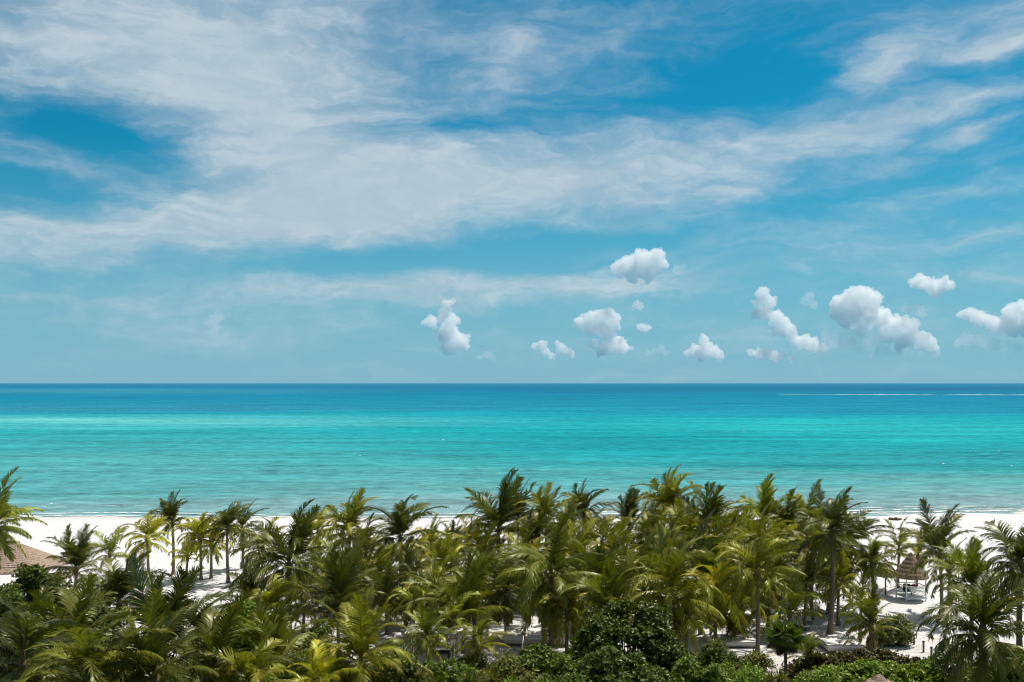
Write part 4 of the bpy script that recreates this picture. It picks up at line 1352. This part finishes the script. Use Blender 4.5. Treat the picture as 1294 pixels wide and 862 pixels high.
def build_guard_hut():
    Y = 92
    c = P(1151, 753, Y)
    root = thing('lifeguard_hut', 'small white lifeguard hut with a round thatched roof and cross-braced railing', 'hut', (c.x, Y, 0), R(8))
    floor_z = P(0, 752, Y).z
    eave = P(0, 727, Y).z
    top = P(0, 698, Y).z
    mb = MB()
    thatch_cone(mb, (0, 0, eave), 1.55, top - eave, 6, 9, 56)
    mb.build('thatch_roof', M['thatch_dark'], root)
    for x in (-.95, .95):
        for y in (-.9, .9):
            mb = MB()
            mb.box((x, y, (eave + .25) / 2), (.09, .09, eave + .25))
            mb.build('post', M['white'], root)
    mb = MB()
    for k in range(9):
        mb.box((0, -.84 + k * .21, floor_z - .04), (2.1, .195, .05))
    mb.box((0, -.96, floor_z - .13), (2.1, .05, .12))
    mb.build('platform', M['white'], root)
    zr = P(0, 738.5, Y).z
    for y in (-.9, .9):
        mb = MB()
        mb.box((0, y, zr), (1.81, .06, .07))
        mb.box((0, y, floor_z + .12), (1.81, .05, .05))
        for x0, x1 in ((-.9, 0.0), (0.0, .9)):
            L = math.hypot(.86, zr - floor_z - .16)
            a = math.atan2(zr - floor_z - .16, .86)
            zc = (zr + floor_z + .12) / 2
            mb.box(((x0 + x1) / 2, y - .012, zc), (L, .035, .045), ry=a)
            mb.box(((x0 + x1) / 2, y + .030, zc), (L, .035, .045), ry=-a)
        mb.box((0, y, zc), (.055, .05, zr - floor_z - .2))
        mb.build('railing', M['white'], root)
    for x in (-.95, .95):
        mb = MB()
        mb.box((x, 0, zr), (.06, 1.70, .06))
        mb.build('railing', M['white'], root)
    mb = MB()
    mb.box((-.42, -.2, floor_z + .42), (.7, .4, .06))
    mb.box((-.42, .02, floor_z + .75), (.7, .06, .6), rx=.15)
    for x in (-.7, -.14):
        mb.box((x, -.35, floor_z + .2), (.05, .05, .40))
    mb.build('chair', M['dark'], root)
    mb = MB()
    mb.tube([(-.5, -.93, zr + .05), (-.2, -.95, zr + .11), (.05, -.93, zr + .07), (.25, -.94, zr + .05)], [.05, .10, .11, .05], 8)
    tag(mb.build('towel', M['red'], None, (c.x, Y, 0)), 'dark red towel draped over the lifeguard hut railing', 'towel')


def build_parasol():
    Y = 94
    c = P(1119, 720, Y)
    root = thing('thatched_parasol', 'small round thatched parasol left of the lifeguard hut', 'parasol', (c.x, Y, 0))
    eave, top = P(0, 725, Y).z, P(0, 706, Y).z
    mb = MB()
    thatch_cone(mb, (0, 0, eave), 1.15, top - eave, 4, 5, 44)
    mb.build('thatch_roof', M['thatch_dark'], root)
    mb = MB()
    mb.tube([(0, 0, -.2), (0, 0, top - .1)], [.08, .06], 8)
    mb.build('post', M['wood'], root)
    # roof tip of a shelter hidden in the hedge, bottom right
    Y = 55
    c = P(1111, 852, Y)
    root = thing('thatched_shelter', 'tip of a brown thatched shelter poking out of the hedge at the bottom', 'shelter', (c.x, Y, 0))
    mb = MB()
    thatch_cone(mb, (0, 0, c.z - 1.5), 2.1, 1.5, 5, 6, 60)
    mb.build('thatch_roof', M['thatch'], root)
    mb = MB()
    for x, y in ((-1, -1), (1, -1), (1, 1), (-1, 1)):
        m2 = MB()
        m2.tube([(x, y, -.1), (x, y, c.z - 1.0)], .07, 8)
        m2.build('post', M['wood'], root)


def build_daybed(label, x, y, w, d, h, rz, group=None, fold=True):
    root = thing('daybed', label, 'daybed', (x, y, ground_z(x, y)), rz, group)
    mb = MB()
    mb.box((0, 0, h * .42), (w * .96, d * .96, h * .26))
    mb.build('base', M['cream'], root, bevel=.02)
    mb = MB()
    mb.box((0, 0, h * .78), (w, d, h * .44))
    mt = mb.build('mattress', M['canvas'], root, bevel=.07)
    mb = MB()
    V, F = [], []
    n = 18
    for j in range(n + 1):
        for i in range(n + 1):
            u, v = i / n - .5, j / n - .5
            z = h * 1.015 + .035 * noise.noise(Vector((u * 5 + x, v * 5, 3))) + .03
            V.append((u * w * .97, v * d * .97, z))
    for j in range(n):
        for i in range(n):
            F.append((j * (n + 1) + i, j * (n + 1) + i + 1, (j + 1) * (n + 1) + i + 1, (j + 1) * (n + 1) + i))
    mb.add(V, F)
    mb.build('sheet', M['canvas'], root, smooth=True)
    if fold:
        mb = MB()
        mb.box((w * .22, d * .25, h + .13), (w * .42, d * .24, .18))
        mb.build('pillow', M['white'], root, bevel=.07)
    for sx in (-1, 1):
        for sy in (-1, 1):
            mb = MB()
            mb.box((sx * w * .42, sy * d * .42, h * .14), (.12, .12, h * .30))
            mb.build('leg', M['wood'], root)


def build_cabana():
    Y = 72
    c = P(551, 830, Y)
    x = c.x
    root = thing('cabana', 'cream canvas beach cabana with a dark fringed flat awning among palm trunks', 'cabana', (x, Y, 0), R(-6))
    zt = P(0, 796, Y).z
    w = 3.3
    mb = MB()
    V, F = [], []
    n = 10
    for j in range(2):
        for i in range(n + 1):
            u = i / n - .5
            for k in range(3):
                V.append((u * (w + .7), -1.55 + k * 1.5, zt + .12 - .10 * (2 * u) ** 2 + (k == 1) * .12 + (0 if j == 0 else .05)))
    for i in range(n):
        for k in range(2):
            a = i * 3 + k
            F.append((a, a + 1, a + 4, a + 3))
            b = a + 3 * (n + 1)
            F.append((b, b + 3, b + 4, b + 1))
    mb.add(V, F)
    aw = mb.build('awning', M['canvas'], root)
    mb = MB()
    rnd = random.Random(2)
    for i in range(46):
        u = -w / 2 + w * (i + .5) / 46
        l = .30 * rnd.uniform(.8, 1.2)
        mb.box((u * 1.18, -1.57, zt - l / 2 + .02), (.06, .02, l))
    mb.build('fringe', M['thatch_dark'], aw)
    for sx in (-1, 1):
        for sy in (-1, 1):
            mb = MB()
            mb.box((sx * w * .47, sy * 1.2, zt / 2), (.09, .09, zt + .06))
            mb.build('post', M['white'], root)
    for sx in (-1, 1):                           # curtains gathered at the posts
        for sy in (-1, 1):
            mb = MB()
            V, F = [], []
            n = 16
            rows = ((0.04, 1.0), (zt * .45, .55), (zt * .55, .5), (zt - .05, 1.15))
            for zz, k in rows:
                for i in range(n):
                    a = 2 * math.pi * i / n
                    r = .17 * k * (1 + .22 * math.sin(i * 2.6))
                    V.append((sx * w * .47 - sx * .16 + r * math.cos(a), sy * 1.2 - sy * .14 + r * math.sin(a), zz))
            for j in range(3):
                for i in range(n):
                    F.append((j * n + i, j * n + (i + 1) % n, (j + 1) * n + (i + 1) % n, (j + 1) * n + i))
            mb.add(V, F)
            mb.build('curtain', M['canvas'], root, smooth=True)
    mb = MB()
    mb.box((.45, -1.2, zt * .52), (w * .66, .07, .10))
    mb.build('rail', M['white'], root)
    # a dark table with cushions in its shade
    t = thing('table', 'low dark table standing in the shade of the cream cabana', 'table', (x + .25, Y - .3, 0))
    mb = MB()
    mb.box((0, 0, .62), (1.5, .8, .06))
    mb.build('tabletop', M['dark'], t, bevel=.01)
    for sx in (-.68, .68):
        for sy in (-.34, .34):
            mb = MB()
            mb.box((sx, sy, .295), (.07, .07, .59))
            mb.build('leg', M['dark'], t)


def lounger_proto():
    root = thing('sun_lounger', 'white sun lounger on the shaded sand between palm trunks', 'sun lounger')
    mb = MB()
    mb.box((-.32, -.30, .27), (1.96, .05, .07))
    mb.box((-.32, .30, .27), (1.96, .05, .07))
    mb.box((.64, 0, .27), (.05, .55, .07))
    mb.build('frame', M['wood'], root)
    for sx in (-1.15, .5):
        for sy in (-.3, .3):
            mb = MB()
            mb.box((sx, sy, .115), (.06, .06, .24))
            mb.build('leg', M['wood'], root)
    mb = MB()
    mb.box((.0, 0, .36), (1.30, .66, .12))
    mb.build('mattress', M['canvas'], root, bevel=.03)
    mb = MB()
    mb.box((-.93, 0, .58), (.72, .66, .12), ry=R(38))
    b = mb.build('backrest', M['canvas'], root, bevel=.03)
    return root


def copy_tree(o, parent=None):
    c = o.copy()
    COL.objects.link(c)
    c.parent = parent
    for ch in list(o.children):
        copy_tree(ch, c)
    return c


def build_loungers():
    proto = lounger_proto()
    proto['group'] = 'sun loungers on the sand'
    spots = []
    for px, py in ((914, 772), (926, 778), (938, 770), (944, 780), (958, 776), (968, 772), (978, 778), (990, 774)):
        spots.append((px, py, 'white sun lounger in the row beside the long bare brown trunk'))
    for px, py in ((1004, 792), (1014, 796), (1020, 788)):
        spots.append((px, py, 'white sun lounger behind the small fresh green palm'))
    for px, py in ((668, 768), (682, 772), (655, 770), (640, 776)):
        spots.append((px, py, 'white sun lounger half hidden behind the large central palm'))
    for px, py in ((488, 768), (500, 774), (478, 776)):
        spots.append((px, py, 'white sun lounger in the sunlit gap left of the dark drooping palm'))
    for px, py in ((1068, 772), (1078, 778), (1036, 776)):
        spots.append((px, py, 'white sun lounger near the tall palm with thick trunk'))
    rnd = random.Random(6)
    for i, (px, py, lab) in enumerate(spots):
        Y = FPX * CAMH / (py - HOR)
        o = proto if i == 0 else copy_tree(proto)
        x = (px - 647) / FPX * Y
        o.location = (x, Y, ground_z(x, Y))
        o.rotation_euler = (0, 0, R(-90) + rnd.uniform(-.5, .5))
        o['label'] = lab


def build_bollards():
    labs = ['nearest thin dark bollard of the path row, beside the bright hedge end', 'thin dark bollard second along the path from the hedge end',
            'thin dark bollard third along the path from the hedge end', 'thin dark bollard of the path row nearest the shaggy short palm',
            'thin dark post on the open beach right of the tall palm trunk', 'lone thin post on the beach left of the lifeguard hut']
    for (px, py, h), lab in zip(((1177, 833, .9), (1167, 824, .85), (1155, 814, .8), (1145, 806, .8), (1066, 757, .8), (1102, 760, .9)), labs):
        Y = FPX * CAMH / (py - HOR)
        x = (px - 647) / FPX * Y
        root = thing('bollard', lab, 'bollard', (x, Y, ground_z(x, Y)), 0, 'dark bollards along the sandy path')
        mb = MB()
        mb.tube([(0, 0, -.1), (0, 0, h - .1)], .075, 10)
        mb.build('post', M['wood'], root)
        mb = MB()
        mb.tube([(0, 0, h - .1), (0, 0, h - .04), (0, 0, h)], [.095, .095, .05], 10)
        mb.build('cap', M['dark'], root)


def build_weed():
    rnd = random.Random(3)
    for px, py, lab in ((1133, 656.5, 'dark clump of seaweed on the wet sand near the water'),):
        Y = FPX * (CAMH + .8) / (py - HOR)
        x = (px - 647) / FPX * Y
        mb = MB()
        for _ in range(14):
            c = Vector((rnd.gauss(0, .5), rnd.gauss(0, .35), rnd.uniform(.05, .2)))
            s = rnd.uniform(.12, .28)
            mb.add([c + Vector((v.x * s * 1.6, v.y * s, v.z * s * .8)) * (1 + .3 * noise.noise(v * 3 + c)) for v in ICO1[0]], ICO1[1])
        tag(mb.build('seaweed', M['weed'], None, (x, Y, ground_z(x, Y))), lab, 'seaweed')


build_palapa()
build_guard_hut()
build_parasol()
build_cabana()
build_daybed('square white daybed with rumpled sheet behind the dark reddish hedge', *at_px(1062, 0, 75)[:2], 2.9, 2.6, .58, R(2))
build_daybed('left one of the two white daybeds under the central palms', *at_px(649, 0, 77)[:2], 1.5, 3.2, .86, R(-2), fold=False)
build_daybed('right one of the two white daybeds under the central palms', *at_px(692, 0, 77)[:2], 3.1, 3.4, .86, R(-2))
build_daybed('white daybed at the back of the sunny sand, half behind twin dark trunks', *at_px(934, 0, 76)[:2], 2.6, 2.0, .45, R(0))
build_loungers()
build_bollards()
build_weed()
